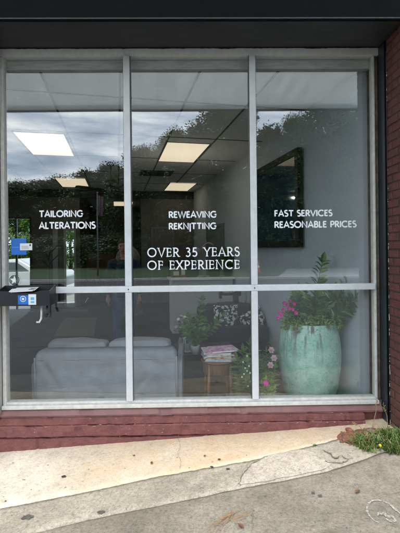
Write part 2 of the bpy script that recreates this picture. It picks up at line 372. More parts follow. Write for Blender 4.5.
# kerb, road, verge, driveway beyond (seen mirrored in the glass)
def kz(x, y): return gz(x, y)
sheet('added_gutter', -40, 40, SWE-.75, SWE-.002, 1, .2, -.006, mat('gutter_concrete', (.10,.098,.09), .85, .3, 2, .3, 60))  # gutter added as a middle tone to soften the mirrored sidewalk edge
sheet('road', -150, 150, -17, SWE-.003, 3, .5, -.014, asphalt_m)
sheet('road_line', -60, 60, -16.5, -16.36, 3, .2, -.008, paint_m)
sheet('road_line', -7.6, -4.0, -9.5, -9.36, .4, .1, -.008, paint_m)
b = MB(); b.box(-150,150,-17.2,-17,GA-.2,GA+.02); tag(b.build('kerb', kerb_m, bevel=.02), kind='structure')
sheet('lawn', -150, 150, -150, -17.2, 10, 10, .0, lawn_m)
b = MB(); b.slab([(4.5,-17.2),(60,-17.2),(60,-24.5),(6.8,-24.5)], GA+.003, GA+.008); tag(b.build('driveway', drive_m), kind='structure')

# ================================================================== FACADE
XL, XR, ZS, ZH, M1, M2, ZT = -1.731, 1.6543, .3956, 3.6234, -.5942, .5372, 1.4563
win = empty('storefront_window', (0,0,ZS), 'white metal shop window of six panes, two mullions and one transom', 'window')
def W(mb, name, m, **k):                 # part of the window, coordinates given in world
    o = mb.build(name, m, win, **k); o.location = (0,0,-ZS); return o
fb = MB()
fb.box(XL+.004, XL+.034, -.03, .05, ZS, ZH-.07)
W(fb, 'side_frame', worn_m, bevel=.004)
fb = MB(); fb.box(XR-.020, XR-.002, -.022, .05, ZS, ZH-.07)
W(fb, 'side_frame', worn_m, bevel=.003)
fb = MB(); fb.box(XR+.0, XR+.03, -.010, .05, ZS, ZH-.07)
W(fb, 'outer_bead', mat('rusty_dark_frame', (.16,.13,.10), .8, .6, 14, .4, 60, col2=(.05,.04,.032)), bevel=.002)
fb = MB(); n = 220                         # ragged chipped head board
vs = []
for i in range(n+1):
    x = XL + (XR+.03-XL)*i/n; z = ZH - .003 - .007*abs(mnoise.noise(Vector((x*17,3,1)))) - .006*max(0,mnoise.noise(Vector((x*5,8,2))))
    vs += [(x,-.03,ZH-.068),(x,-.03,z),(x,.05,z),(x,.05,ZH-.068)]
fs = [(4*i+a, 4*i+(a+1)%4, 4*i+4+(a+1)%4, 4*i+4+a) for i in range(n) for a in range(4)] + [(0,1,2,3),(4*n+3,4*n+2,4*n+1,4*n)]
fb.add(vs, fs); W(fb, 'head_frame', mat('brightened_white_paint', (.86,.85,.80), .6, .10, 26, .12, 110))  # head board colour lightened to counter the soffit shade
for x in (M1, M2):
    fb = MB(); fb.box(x-.029, x+.029, -.045, -.004, ZS+.057, ZT-.028); fb.box(x-.029, x+.029, -.045, -.004, ZT+.028, ZH-.07); fb.box(x-.02, x+.02, .008, .05, ZS+.057, ZH-.07)
    o = W(fb, 'mullion', frame_m, bevel=.004)
    g = MB(); g.box(x-.0335, x-.0295, -.03, -.005, ZS+.057, ZH-.07); g.box(x+.0295, x+.0335, -.03, -.005, ZS+.057, ZH-.07); o2 = g.build('gasket', mat('grey_gasket', (.13,.13,.125), .6, .2, 8, 0), o)
for a, c in ((XL+.034, M1-.0), (M1, M2), (M2, XR-.022)):
    fb = MB(); a2 = a+(.0 if a == XL+.034 else .0); fb.box(a2, c, -.05 if a == M1 else -.0495, -.004, ZT-.027, ZT+.027)
    W(fb, 'transom', frame_m, bevel=.004)
    g = MB(); g.box(a2+.03, c-.03, .008, .05, ZT-.02, ZT+.02); W(g, 'transom', frame_m, bevel=.003)
fb = MB(); fb.box(XL, XR, -.055, .06, ZS, ZS+.034); fb.box(XL+.034, XR-.022, -.03, .05, ZS+.034, ZS+.057)
W(fb, 'sill', worn_m, bevel=.006)
for x in (M1, M2):
    fb = MB(); fb.lathe([(.0,.002),(.004,.002),(.006,0)], (0,0,0), 10); o = fb.build('screw', black_m, win); o.rotation_euler = (PI/2,0,0); o.location = (x,-.0503,ZT-ZS)
GL = ((XL+.03, M1), (M1, M2), (M2, XR-.02))
for a, c in GL:
    for z0, z1 in ((ZS+.05, ZT), (ZT, ZH-.06)):
        fb = MB(); fb.box(a+.001, c-.001, 0, .006, z0+.001, z1-.001); W(fb, 'glass_pane', glass_m)
fb = MB(); fb.box(XR-.012, XR+.16, .052, .13, ZS, ZH+.1); W(fb, 'inner_jamb', mat('rusty_dark_frame', (.10,.075,.055), .8, .5, 14, .4, 60))
# dirty inner header board
fb = MB(); fb.box(XL+.03, XR-.0, .055, .10, CEIL-.02, ZH+.1); W(fb, 'header', mat('dusty_white_header', (.80,.82,.77), .75, .25, 6, .2, 40, stretch=(1,3,8)))

# knee wall: sloping cap, two brick courses, plinth; irregular painted masonry
kw = empty('knee_wall', (0,-.05,GA), 'low maroon painted brick wall under the shop window', 'wall')
def course(name, x0, x1, prof, m, seed, jit=.004, step=.02, blen=.21, joint=True):
    b = MB(); n = int((x1-x0)/step); k = len(prof); vs = []
    for i in range(n+1):
        x = x0+(x1-x0)*i/n
        ph = (x+seed*.07) % blen; jn = -1 if joint and (ph < .012 or ph > blen-.008) else 0
        bi = math.floor((x+seed*.07)/blen); off = .0015*math.sin(bi*12.9898+seed)+.012*mnoise.noise(Vector((x*1.7,seed,0)))
        for j, (y, z) in enumerate(prof):
            q = Vector((x*14, j*1.7+seed, z*9)); d = jit*(mnoise.noise(q) + .6*mnoise.noise(q*2.7))
            chip = .010 if mnoise.noise(Vector((x*5.5, seed*3, j*.4))) > .42 else 0
            front = y < -.02
            vs.append((x, y + (d - jn*.0045 + chip*.8 + off*.5 if front else 0), z + d*.8 - (chip*.5 if front else 0) ))
    fs = [(i*k+j, i*k+j+1, (i+1)*k+j+1, (i+1)*k+j) for i in range(n) for j in range(k-1)] + [tuple(range(k)), tuple(n*k+j for j in range(k))[::-1]]
    b.add(vs, fs); o = b.build(name, m, kw, smooth=False); o.location = (0,.05,-GA); return o
xe = XR-.16
course('sloping_cap', XL-.02, XR+.02, [(.1,ZS-.002),(-.03,ZS-.002),(-.075,ZS-.045),(-.07,ZS-.062),(.1,ZS-.062)], brick_cap, 1, .002, joint=False)
course('brick_course', XL-.02, xe, [(.1,ZS-.063),(-.085,ZS-.063),(-.103,ZS-.071),(-.106,ZS-.112),(-.100,ZS-.1195),(.1,ZS-.1195)], brick_paint, 2, .0028)
course('brick_course', XL-.02, xe+.005, [(.1,ZS-.1215),(-.102,ZS-.1215),(-.109,ZS-.128),(-.111,ZS-.17),(-.112,ZS-.212),(-.098,ZS-.223),(.1,ZS-.223)], brick_paint, 3, .0045)
course('brick_course', XL-.02, xe-.005, [(.1,ZS-.230),(-.088,ZS-.230),(-.100,ZS-.236),(-.102,ZS-.30),(-.103,-.25),(.1,-.25)], brick_paint, 5, .004)
course('brick_course', xe-.01, XR+.05, [(.1,ZS-.066),(-.02,ZS-.066),(-.024,ZS-.08),(-.026,-.1),(.1,-.1)], brick_paint, 7, .004)
g = MB(); g.box(XL-.02, xe-.01, -.072, .09, -.25, ZS-.064); o = g.build('mortar_core', mat('shadowed_joint', (.045,.02,.018), .95, .3, 20, .3), kw); o.location = (0,.05,-GA)  # dark core colour paints in the shade between the courses
g = MB()
for i in range(70):                        # chips where paint has come off
    x = random.uniform(XL, xe-.05); z = random.choice([ZS-.066, ZS-.119, ZS-.119, ZS-.127, ZS-.228, random.uniform(ZS-.2, ZS-.07), random.uniform(.02,.12)+GB*x+GA+.05])
    y = -.100 if z > ZS-.12 else (-.1135 if z > ZS-.225 else -.0965)
    w = random.uniform(.003,.012)*random.choice((1,1,1.8)); h = random.uniform(.0015,.0045)
    k = 7; g.add([(x, y-.002, z)] + [(x+w*math.cos(2*PI*j/k)*random.uniform(.5,1), y-.0005, z+h*math.sin(2*PI*j/k)*random.uniform(.5,1)) for j in range(k)], [(0,1+j,1+(j+1)%k) for j in range(k)])
o = g.build('paint_chips', chip_m, kw); o.location = (0,.05,-GA); o['kind'] = 'stuff'

# right-hand steel jamb and brick pillar
jb = empty('steel_jamb', (XR+.04,-.09,0), 'tall dark steel jamb between the window frame and the brick pillar', 'post')
JX = XR+.032
g = MB(); g.box(JX, JX+.09, -.165, -.014, 0, 3.615); o = g.build('channel', post_m, jb, bevel=.004); o.location = -jb.location
g = MB(); g.box(JX-.012, JX-.001, -.165, -.150, .1, 3.61); o = g.build('edge_lip', navy_m, jb, bevel=.002); o.location = -jb.location
pl = empty('brick_pillar', (JX+.25,-.3,0), 'dark red brick pillar at the right edge of the shop window', 'pillar')
def brick_block(x0, x1, y0, y1, z0, z1, seed, parent, flake=True):
    rnd = random.Random(seed); g = MB(); h = .071; row = 0; z = z0
    while z < z1-.02:
        zt = min(z+h-.011, z1); s = (row % 2)*.1
        def run(a, c):
            out = []; t = a - s
            while t < c:
                t0, t1 = max(a, t), min(c, t+.2)
                if t1-t0 > .015: out.append((t0, t1-.010 if t1 < c-.001 else t1))
                t += .21
            return out
        for t0, t1 in run(y0, y1):
            e = rnd.uniform(-.003,.003); g.box(x0+e, x0+.09, t0, t1, z+rnd.uniform(-.001,.001), zt)
        for t0, t1 in run(x0+.092, x1):
            e = rnd.uniform(-.003,.003); g.box(t0, t1, y0+e, y0+.09, z, zt)
        z += h; row += 1
    o = g.build('brick', brick_side, parent, bevel=.004, seg=1); o.location = -parent.location
    g = MB(); g.box(x0+.006, x1, y0+.006, y1-.001, z0, z1); o = g.build('mortar', mortar_m, parent); o.location = -parent.location
brick_block(JX+.004, JX+1.6, -.44, -.169, -.05, 3.614, 3, pl)
g = MB()
for i in range(44):
    z = random.uniform(.2, 3.4)*random.choice((1,.55)); w = random.uniform(.002,.006); h = random.uniform(.004,.035)*random.choice((.4,1)); y = -.174+random.uniform(-.004,.004)
    k = 6; g.add([(JX-.0015, y, z)] + [(JX+.0012, y+w*math.cos(2*PI*j/k)*random.uniform(.5,1), z+h*math.sin(2*PI*j/k)*random.uniform(.5,1)) for j in range(k)], [(0,1+j,1+(j+1)%k) for j in range(k)])
o = g.build('paint_flakes', worn_m, pl); o.location = -pl.location; o['kind'] = 'stuff'
# left jamb and wall
lj = empty('jamb_panel', (XL-.08,-.1,0), 'weathered pale grey jamb panel at the left edge of the window', 'post')
g = MB(); g.box(XL-.10, XL-.004, -.11, .05, -.2, 2.9); o = g.build('panel', mat('weathered_grey_paint', (.40,.39,.36), .75, .3, 4, .3, 40, stretch=(2,2,.7)), lj, bevel=.004); o.location = -lj.location
g = MB(); g.box(XL-.10, XL-.004, -.11, .05, 2.905, 3.615); o = g.build('upper_panel', navy_m, lj, bevel=.004); o.location = -lj.location
lp = empty('brick_wall', (XL-.9,-.2,0), 'dark red brick wall left of the shop window', 'wall')
g = MB()
h = .071; z = -.3; row = 0
while z < 3.6:
    t = XL-4.5 - (row%2)*.1
    while t < XL-.115:
        g.box(t, min(t+.2, XL-.104), -.2+random.uniform(-.003,.003), -.1, z, min(z+.06, 3.61)); t += .21
    z += h; row += 1
o = g.build('brick', brick_side, lp); o.location = -lp.location
g = MB(); g.box(XL-4.5, XL-.104, -.194, .05, -.3, 3.612); o = g.build('mortar', mortar_m, lp); o.location = -lp.location

# canopy: low grey soffit box, black beam face, deep roof beyond
cn = empty('canopy', (0,-1,3.63), 'dark canopy with a grey soffit over the shop window', 'canopy')
def C(g, name, m, **k):
    o = g.build(name, m, cn, **k); o.location = -cn.location; return o
g = MB(); g.box(-6.2, 6.2, -.432, .12, 3.628, 3.66); C(g, 'soffit_panel', soffit_m, bevel=.003)
g = MB(); g.box(-6.2, 6.2, -.455, -.434, 3.622, 3.80); C(g, 'beam_face', navy_m, bevel=.004)
g = MB(); g.box(-6.2, 6.2, -.462, -.4555, 3.632, 3.642); C(g, 'trim_strip', mat('blue_grey_trim', (.05,.06,.07), .3, .2, 5, 0))
def awning_material():
    m = bpy.data.materials.new('translucent_awning_sheet'); m.use_nodes = True; nt = m.node_tree; nt.nodes.clear(); out = node(nt, 'ShaderNodeOutputMaterial')
    n = nz(nt, 2.5, 5, .6, stretch=(4,.5,1)); c = ramp(nt, n.outputs[0], [(.3,(.80,.82,.80)),(.7,(.92,.93,.91))])
    tr = node(nt, 'ShaderNodeBsdfTranslucent'); df = node(nt, 'ShaderNodeBsdfDiffuse'); lk(nt, c, tr.inputs[0]); lk(nt, c, df.inputs[0])
    ms = node(nt, 'ShaderNodeMixShader'); ms.inputs[0].default_value = .30; lk(nt, tr.outputs[0], ms.inputs[1]); lk(nt, df.outputs[0], ms.inputs[2]); lk(nt, ms.outputs[0], out.inputs[0]); return m
g = MB(); g.box(-6.2, 6.2, -2.0, -.001, 3.80, 3.812); C(g, 'roof_panel', awning_material())  # sheet made translucent so the glass mirrors a bright band
g = MB(); g.box(-6.2, 6.2, -2.06, -2.001, 3.785, 4.15); C(g, 'fascia', navy_m, bevel=.005)
g = MB(); g.box(-6.2, 6.2, .0, .14, 3.981, 5.6); tag(g.build('upper_wall', brick_side), 'plain dark red brick upper wall over the canopy', 'wall')

# ================================================================== INTERIOR SHELL (turned frame)
IO = Vector((0, CAMY, 0))
def IB(g, name, m, kind='structure', **k):
    o = g.build(name, m, loc=IO, rz=TH, **k)
    if kind: o['kind'] = kind
    return o
def Yf(xp, y=.11): return (y-CAMY-xp*ST)/CT      # interior Y' on the front line
XLW = -5.2
poly = lambda ya: [(XLW, Yf(XLW)), (XW, Yf(XW)), (XW, ya), (XLW, ya)]
g = MB(); g.slab([(XLW,Yf(XLW)),(XW,Yf(XW)),(XW,YB),(XLW,YB)], FLOOR-.1, FLOOR); g.slab([(-.95,YB),(XW,YB),(XW,16),(-.95,16)], FLOOR-.1, FLOOR-.0005); IB(g, 'floor', floor_m)
g = MB(); g.slab([(XLW-.1,Yf(XLW,.101)),(XW+.1,Yf(XW,.101)),(XW+.1,16.1),(-1.2,16.1),(-1.2,YB+.14),(XLW-.1,YB+.14)], 0, .16); o = IB(g, 'roof', dark_wall); o.location.z = CEIL+.012
g = MB(); g.slab([(XLW,Yf(XLW,.101)),(XW,Yf(XW,.101)),(XW,YB),(XLW,YB)], CEIL, CEIL+.01); g.slab([(-.95,YB),(XW,YB),(XW,16),(-.95,16)], CEIL, CEIL+.0095); ce = IB(g, 'ceiling', ceil_m)
g = MB()
tx = [iy(*p) for p in ()]
def ceil_pt(px, py):
    d = ray(px, py); t = (CEIL-EYE)/d.z; w = CAM+d*t; dx, dy = w.x, w.y-CAMY
    return CT*dx+ST*dy, -ST*dx+CT*dy
xa = ceil_pt(53,100)[0]; xb = ceil_pt(190,92)[0]; xc = ceil_pt(266,88)[0]
step = (xb-xa)/2
for k in range(-6, 4):
    x = xa+step*k
    if XLW < x < XW-.05: g.box(x-.012, x+.012, Yf(x,.11), YB-.01, CEIL-.006, CEIL-.0005)
y1 = ceil_pt(61,93)[1]
for k in range(0, 6):
    y = y1+k*1.42; x0 = max(XLW, -9); g.box(x0 if y > Yf(x0) else (.11-CAMY-y*CT)/ST+.02, XW-.01, y-.012, y+.012, CEIL-.0055, CEIL-.0003)
o = g.build('ceiling_grid', tbar_m, ce)
# walls
g = MB(); g.box(XW, XW+.12, Yf(XW,.105), 16, FLOOR-.1, CEIL); IB(g, 'wall_right', wallgrey)
g = MB(); wa, wb = Yf(XLW,.12), YB; w0_, w1_, z0_, z1_ = wa+.35, YB-3.2, FLOOR+.35, CEIL-.12
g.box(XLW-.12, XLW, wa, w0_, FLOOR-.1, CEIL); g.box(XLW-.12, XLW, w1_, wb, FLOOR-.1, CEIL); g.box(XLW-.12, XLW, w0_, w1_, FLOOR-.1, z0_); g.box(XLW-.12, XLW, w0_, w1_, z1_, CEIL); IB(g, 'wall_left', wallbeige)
sw = empty('added_side_window', I(XLW-.06, (w0_+w1_)/2, z0_), 'unseen wide side window added in the left wall for daylight', 'window', rz=TH); hw_ = (w1_-w0_)/2; hz_ = z1_-z0_  # unseen window, added so daylight brightens the room
g = MB(); g.box(-.05,.05,-hw_,-hw_+.05,0,hz_); g.box(-.05,.05,hw_-.05,hw_,0,hz_); g.box(-.05,.05,-hw_+.05,hw_-.05,0,.05); g.box(-.05,.05,-hw_+.05,hw_-.05,hz_-.05,hz_)
for k in range(1,5): y = -hw_+2*hw_*k/5; g.box(-.04,.04,y-.03,y+.03,.0501,hz_-.0501)
g.build('frame', frame_m, sw); g = MB(); g.box(-.003,.003,-hw_+.051,hw_-.051,.051,hz_-.051); g.build('glass_pane', clear_m, sw)
b = MB(); b.slab([(-22,.3),(-6.5,.3),(-8.0,8.29),(-22,8.29)], -.016, -.006); tag(b.build('bounce_pavement', mat('light_pavement', (.35,.345,.32), .85, .15, 1, .2, 40)), kind='structure')  # unseen pale slab, added to bounce light up to the ceiling
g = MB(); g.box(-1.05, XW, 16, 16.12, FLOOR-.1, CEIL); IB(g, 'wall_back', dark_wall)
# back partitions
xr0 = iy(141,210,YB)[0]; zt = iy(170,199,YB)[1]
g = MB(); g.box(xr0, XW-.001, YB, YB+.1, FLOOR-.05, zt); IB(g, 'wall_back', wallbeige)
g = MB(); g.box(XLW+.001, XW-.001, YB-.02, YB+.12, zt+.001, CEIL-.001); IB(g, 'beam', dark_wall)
A0, A1 = iy(1,250,YB)[0], iy(32,250,YB)[0]; B0, B1 = iy(64,250,YB)[0], iy(76,250,YB)[0]; L1 = iy(80,250,YB)[0]
zA = iy(18,217,YB)[1]; zB = iy(70,229,YB)[1]
g = MB(); w0, w1 = YB, YB+.1
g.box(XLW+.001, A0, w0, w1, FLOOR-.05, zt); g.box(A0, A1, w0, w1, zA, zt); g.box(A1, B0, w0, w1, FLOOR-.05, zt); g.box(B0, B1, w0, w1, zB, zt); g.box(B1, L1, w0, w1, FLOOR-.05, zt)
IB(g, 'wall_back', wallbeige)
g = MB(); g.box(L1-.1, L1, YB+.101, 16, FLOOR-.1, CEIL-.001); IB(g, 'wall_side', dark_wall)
# rear door and window with frames
def rear(name, x0, x1, z1, label, cat, wood):
    o = empty(name, I((x0+x1)/2, YB, FLOOR), label, cat, rz=TH)
    c = (x0+x1)/2; f = MB(); t = .05
    f.box(x0-c, x0-c+t, -.03, .08, .002, z1-FLOOR); f.box(x1-c-t, x1-c, -.03, .08, .002, z1-FLOOR); f.box(x0-c+t, x1-c-t, -.03, .08, z1-FLOOR-t, z1-FLOOR)
    if cat == 'window': f.box(-.02,.02,-.03,.06,.0021,z1-FLOOR-t)
    f.build('frame', wood, o)
    g = MB(); g.box(x0-c+t+.001, x1-c-t-.001, .02, .026, .01, z1-FLOOR-t-.001); g.build('glass_pane', clear_m, o); return o
rear('rear_window', A0, A1, zA, 'tall rear window at far left looking onto green shrubs', 'window', darkwood)
rear('rear_door', B0, B1, zB, 'narrow glazed rear door open to lawn and pale pavement', 'door', mat('grey_casing', (.42,.43,.43), .6, .1, 3, 0))
# pale door casing seen left of the rear door
g = MB(); a = iy(53,250,YB)[0]; c = iy(58,250,YB)[0]; g.box(a, c, YB-.03, YB-.001, FLOOR, iy(55,226,YB)[1]); tag(g.build('door_casing', mat('grey_casing', (.42,.43,.43), .6, .1, 3, 0), loc=IO, rz=TH), 'pale upright door casing left of the glazed rear door', 'door casing')
# panel door in the right back partition, and one in the right wall
def pdoor(name, cx, w, h, label, m, hm, loc, rz):
    o = empty(name, loc, label, 'door', rz=rz); f = MB(); f.box(-w/2, w/2, -.02, .0, .01, h); f.build('leaf', m, o)
    f = MB(); f.box(-w/2-.06, -w/2-.001, -.035, -.001, .005, h+.06); f.box(w/2+.001, w/2+.06, -.035, -.001, .005, h+.06); f.box(-w/2, w/2, -.035, -.001, h+.001, h+.06); f.build('frame', mat('grey_door_frame', (.20,.20,.195), .6, .1, 3, 0), o)
    f = MB(); f.box(w*.28, w*.28+.03, -.07, -.021, .75, 1.25); f.build('handle', hm, o, bevel=.006)
x0 = iy(153,240,YB)[0]; x1 = iy(172,240,YB)[0]
pdoor('door', 0, x1-x0, iy(160,229,YB)[1]-FLOOR, 'grey door with long dark pull handle behind white counter', mat('grey_door', (.17,.17,.165), .6, .1, 3, 0), black_m, I((x0+x1)/2, YB-.001, FLOOR), TH)
ya, yb = ixw(224,240,XW)[0], ixw(208,240,XW)[0]
pdoor('door', 0, yb-ya, 2.1, 'dim grey door in the right wall behind the television', mat('dim_door', (.20,.21,.22), .6, .1, 3, 0), black_m, I(XW-.001, (ya+yb)/2, FLOOR), TH-PI/2)

# ================================================================== INTERIOR THINGS
# ceiling light panels
light_n = [('large lit ceiling panel at upper left behind the left window pane', [(13,130.5),(64,133),(73,156),(34,154)]),
           ('lit ceiling panel seen above the words REWEAVING REKNITTING', [(169,139.7),(210,142),(192.5,162.8),(158.5,161.8)]),
           ('smaller lit ceiling panel above the word TAILORING', [(57,177),(84,178.5),(88,187),(63,186.5)]),
           ('small lit ceiling panel farther back below the centre panel', [(172,182),(195,183),(186,191),(165.5,190)]),
           ('smallest dim ceiling panel beside the left mullion, deepest in the shop', [(114,201),(131,201.5),(131,206),(116,206)])]
for lab, q in light_n:
    pts = [ceil_pt(*p) for p in q]; cx = sum(p[0] for p in pts)/4; cy = sum(p[1] for p in pts)/4
    w = .68; l = 1.36
    o = empty('ceiling_light', I(cx, cy, CEIL-.007), lab, 'ceiling light', 'lit ceiling panels', TH)
    g = MB(); g.box(-w/2,w/2,-l/2,l/2,-.004,-.001); g.build('diffuser', light_m, o)
    lp_ = bpy.data.lights.new('panel_fill_lamp', 'POINT'); lp_.energy = {0:3, 1:3, 2:.3, 3:.5, 4:.15}[[x[0] for x in light_n].index(lab)]; lp_.color = (1,.93,.82); lp_.shadow_soft_size = .0; lp_.specular_factor = 0
    lo_ = bpy.data.objects.new('panel_fill_lamp', lp_); COL.objects.link(lo_); lo_.parent = o; lo_.location = (0,0,-.75)  # unseen point lamp in mid-air, added to boost the panel's light
    f = MB(); t = .022; f.box(-w/2-t,-w/2,-l/2-t,l/2+t,-.008,0); f.box(w/2,w/2+t,-l/2-t,l/2+t,-.008,0); f.box(-w/2,w/2,-l/2-t,-l/2,-.008,0); f.box(-w/2,w/2,l/2,l/2+t,-.008,0); f.build('frame', tbar_m, o)
p = [ceil_pt(*q) for q in ((142,170.5),(172,170.5),(170,175.5),(141,175.5))]; cx = sum(a[0] for a in p)/4; cy = sum(a[1] for a in p)/4
o = empty('ceiling_vent', I(cx,cy,CEIL-.007), 'dark slatted air vent in the ceiling between two centre light panels', 'vent', rz=TH)
g = MB(); g.box(-.36,.36,-.3,.3,-.004,0); g.build('backing', black_m, o)
g = MB()
for k in range(7): g.box(-.34,.34,-.27+k*.085,-.24+k*.085,-.014,-.0045)
g.build('slats', dark_wall, o)
# ceiling fan
fy = 3.9
d = at(111, 185.5, fy)
o = empty('ceiling_fan', (d.x, d.y, d.z), 'black ceiling fan hanging in the dark behind the left mullion', 'fan')
g = MB(); g.tube([(0,0,.08),(0,0,CEIL-d.z-.03)], .016, 10); g.build('rod', black_m, o)
g = MB(); g.lathe([(0,-.14),(.05,-.13),(.085,-.08),(.10,-.03),(.13,.0),(.12,.07),(.06,.11),(0,.115)], seg=24); g.build('motor', black_m, o, smooth=True)
g = MB(); g.lathe([(0,-.005),(.075,-.005),(.06,.05),(.02,.07),(0,.07)], (0,0,CEIL-d.z-.075), 20); g.build('mount', black_m, o, smooth=True)
for k in range(5):
    q = 2*PI*k/5 + .15; g = MB(); ca, sa = math.cos(q), math.sin(q); vs = []
    for r, w in ((.11,.03),(.22,.03),(.26,.065),(.5,.075),(.70,.065),(.73,.03)):
        for s_, zz in ((-1,-.112),(1,-.088)):
            vs.append((r*ca - s_*w*sa, r*sa + s_*w*ca, zz))
    n = len(vs); vs += [(x,y,z+.008) for x,y,z in vs]
    fs = []
    for i in range(5): a = 2*i; fs += [(a,a+1,a+3,a+2),(n+a,n+a+2,n+a+3,n+a+1),(a,a+2,n+a+2,n+a),(a+1,n+a+1,n+a+3,a+3)]
    fs += [(0,n,n+1,1),(10,11,n+11,n+10)]
    g.add(vs, fs); g.build('blade', black_m, o)
# television on the right wall
ya, zt_ = ixw(298.6,147,XW-.08); zb = ixw(299,247.4,XW-.08)[1]; yb = ixw(252.5,248.3,XW-.08)[0]
tv = empty('television', I(XW, (ya+yb)/2, (zt_+zb)/2), 'large black flat television on the grey right wall', 'television', rz=TH-PI/2)
tw, th_ = abs(yb-ya), zt_-zb
g = MB(); bz = .085; dpt = .10
g.box(-tw/2,tw/2,-dpt,-.03,-th_/2,-th_/2+bz*1.15); g.box(-tw/2,tw/2,-dpt,-.03,th_/2-bz,th_/2); g.box(-tw/2,-tw/2+bz,-dpt,-.03,-th_/2+bz*1.15,th_/2-bz); g.box(tw/2-bz,tw/2,-dpt,-.03,-th_/2+bz*1.15,th_/2-bz)
g.build('bezel', bezel_m, tv, bevel=.006)
g = MB(); g.box(-tw/2+bz+.001,tw/2-bz-.001,-.082,-.03,-th_/2+bz*1.15+.001,th_/2-bz-.001); g.build('screen', screen_m, tv)
g = MB(); g.box(-.3,.3,-.029,-.001,-.2,.2); g.build('wall_bracket', black_m, tv)
g = MB(); g.box(-tw/2+.07,-tw/2+.15,-.1025,-.1005,-th_/2+.05,-th_/2+.065); g.build('badge', mat('grey_badge', (.25,.25,.25), .3, .1, 9, 0), tv)
# white counter
c0, zc = iy(170.5,278.5,7.26); c1 = iy(235,278.5,7.26)[0]; zb = FLOOR
ct = empty('counter', I((c0+c1)/2, 7.5, FLOOR), 'white counter across the middle of the shop', 'counter', rz=TH)
hw = (c1-c0)/2; hh = zc-FLOOR
g = MB(); g.box(-hw+.04,hw-.04,-.22,.25,.0,hh-.045); g.build('body', wallwhite, ct, bevel=.004)
g = MB(); g.box(-hw,hw,-.26,.3,hh-.044,hh); g.build('counter_top', white_m, ct, bevel=.005)
def on_counter(t, dy=0.0): return I(c0+(c1-c0)*t, 7.5+dy, FLOOR+hh+.0005)
for t, dx, h, col, lab in ((.10,.07,.17,(.25,.06,.05),'small dull red box at the left end of the white counter'),(.21,.05,.21,(.30,.10,.08),'taller brick red box second from left on the white counter')):
    o = empty('box', on_counter(t), lab, 'box', rz=TH+.15); g = MB(); g.box(-dx,dx,-.06,.06,0,h); g.build('carton', mat('red_card%d' % int(h*100), col, .6, .3, 20, .05), o, bevel=.004)
    g = MB(); g.box(-dx+.012,dx-.012,-.0615,-.0605,h*.25,h*.7); g.build('paper_label', paper_m, o)
o = empty('sewing_box', on_counter(.36), 'black lidded case on the white counter below the lamp shape', 'case', rz=TH); g = MB(); g.box(-.13,.13,-.09,.09,0,.13); g.build('body', black_m, o, bevel=.012); g = MB(); g.box(-.135,.135,-.095,.095,.1305,.18); g.build('lid', char_m, o, bevel=.012); g = MB(); g.tube([(-.05,0,.18),(-.04,0,.21),(.04,0,.21),(.05,0,.18)], .008); g.build('handle', black_m, o)
o = empty('basket', on_counter(.72), 'dark woven basket right of centre on the white counter', 'basket', rz=TH); g = MB(); g.lathe([(.0,.0),(.10,0),(.13,.13),(.138,.15),(.12,.15),(.095,.02),(0,.02)], seg=24); g.build('bowl', darkwood, o, smooth=True)
g = MB(); g.tube([(-.125,0,.14),(-.09,0,.26),(0,0,.31),(.09,0,.26),(.125,0,.14)], .009); g.build('handle', darkwood, o, smooth=True)
# lamp-shaped stand-in for a mirrored head and raised arm
standin_m = mat('grey_standin', (.30,.33,.35), .4, .1, 8, 0)
o = empty('lamp_standin', on_counter(.5, -.08), 'made-up grey lamp shape standing in for a mirrored head and arm', 'lamp', rz=TH)
g = MB(); g.lathe([(0,0),(.09,0),(.09,.02),(.03,.035),(0,.035)], seg=24); g.build('base', standin_m, o, smooth=True)
g = MB(); arc = [(0,0,.03),(.01,0,.3),(.02,0,.5)] + [(.02+.13-.13*math.cos(a), 0, .5+.17*math.sin(a)) for a in [x*PI/10 for x in range(1,9)]]; g.tube([(x*-1+.1 if False else x, y, z) for x, y, z in arc], .016, 10); g.build('arm', mat('pinkish_standin_arm', (.45,.33,.31), .4, .1, 8, 0), o, smooth=True)
g = MB(); g.lathe([(.02,.07),(.05,.06),(.11,-.04),(.105,-.045),(.045,.05),(.018,.06)], (-.09,0,.52), 24); g.tube([(-.085,0,.575),(-.03,0,.56),(.018,0,.5)], .012, 8); g.build('shade', standin_m, o, smooth=True)

def zz_stem(g_st, g_lf, base, top, bend, n, L, W, rnd, droop=0.2):
    base = Vector(base); top = Vector(top); pts = []
    for i in range(9):
        t = i/8; pts.append(base.lerp(top, t) + Vector(bend)*math.sin(t*PI*.5)*t)
    g_st.tube(pts, [.009-.006*i/8 for i in range(9)], 6)
    for i in range(n):
        t = .28 + .72*i/(n-1) + rnd.uniform(-.02,.02)*(0<i<n-1); k = min(int(t*8), 7); p = pts[k].lerp(pts[k+1], t*8-k); tg = (pts[k+1]-pts[k]).normalized()
        sd = tg.cross(Vector((rnd.uniform(-.3,.3),-1,.2))).normalized()
        for s in (-1, 1):
            d = sd*s*rnd.uniform(.7,1.1) + tg*rnd.uniform(.6,1.1) + Vector((0,rnd.uniform(-.45,.15),-droop*rnd.uniform(0,1)))
            sc = (.65+.5*math.sin(PI*min(1,t*.95)))*rnd.uniform(.85,1.1)
            g_lf.leaf(p, d, tg+Vector((0,-.6,.4)), L*sc, W*sc, .18, .12)
    g_lf.leaf(pts[-1], tg, Vector((0,-1,.3)), L, W, .18)

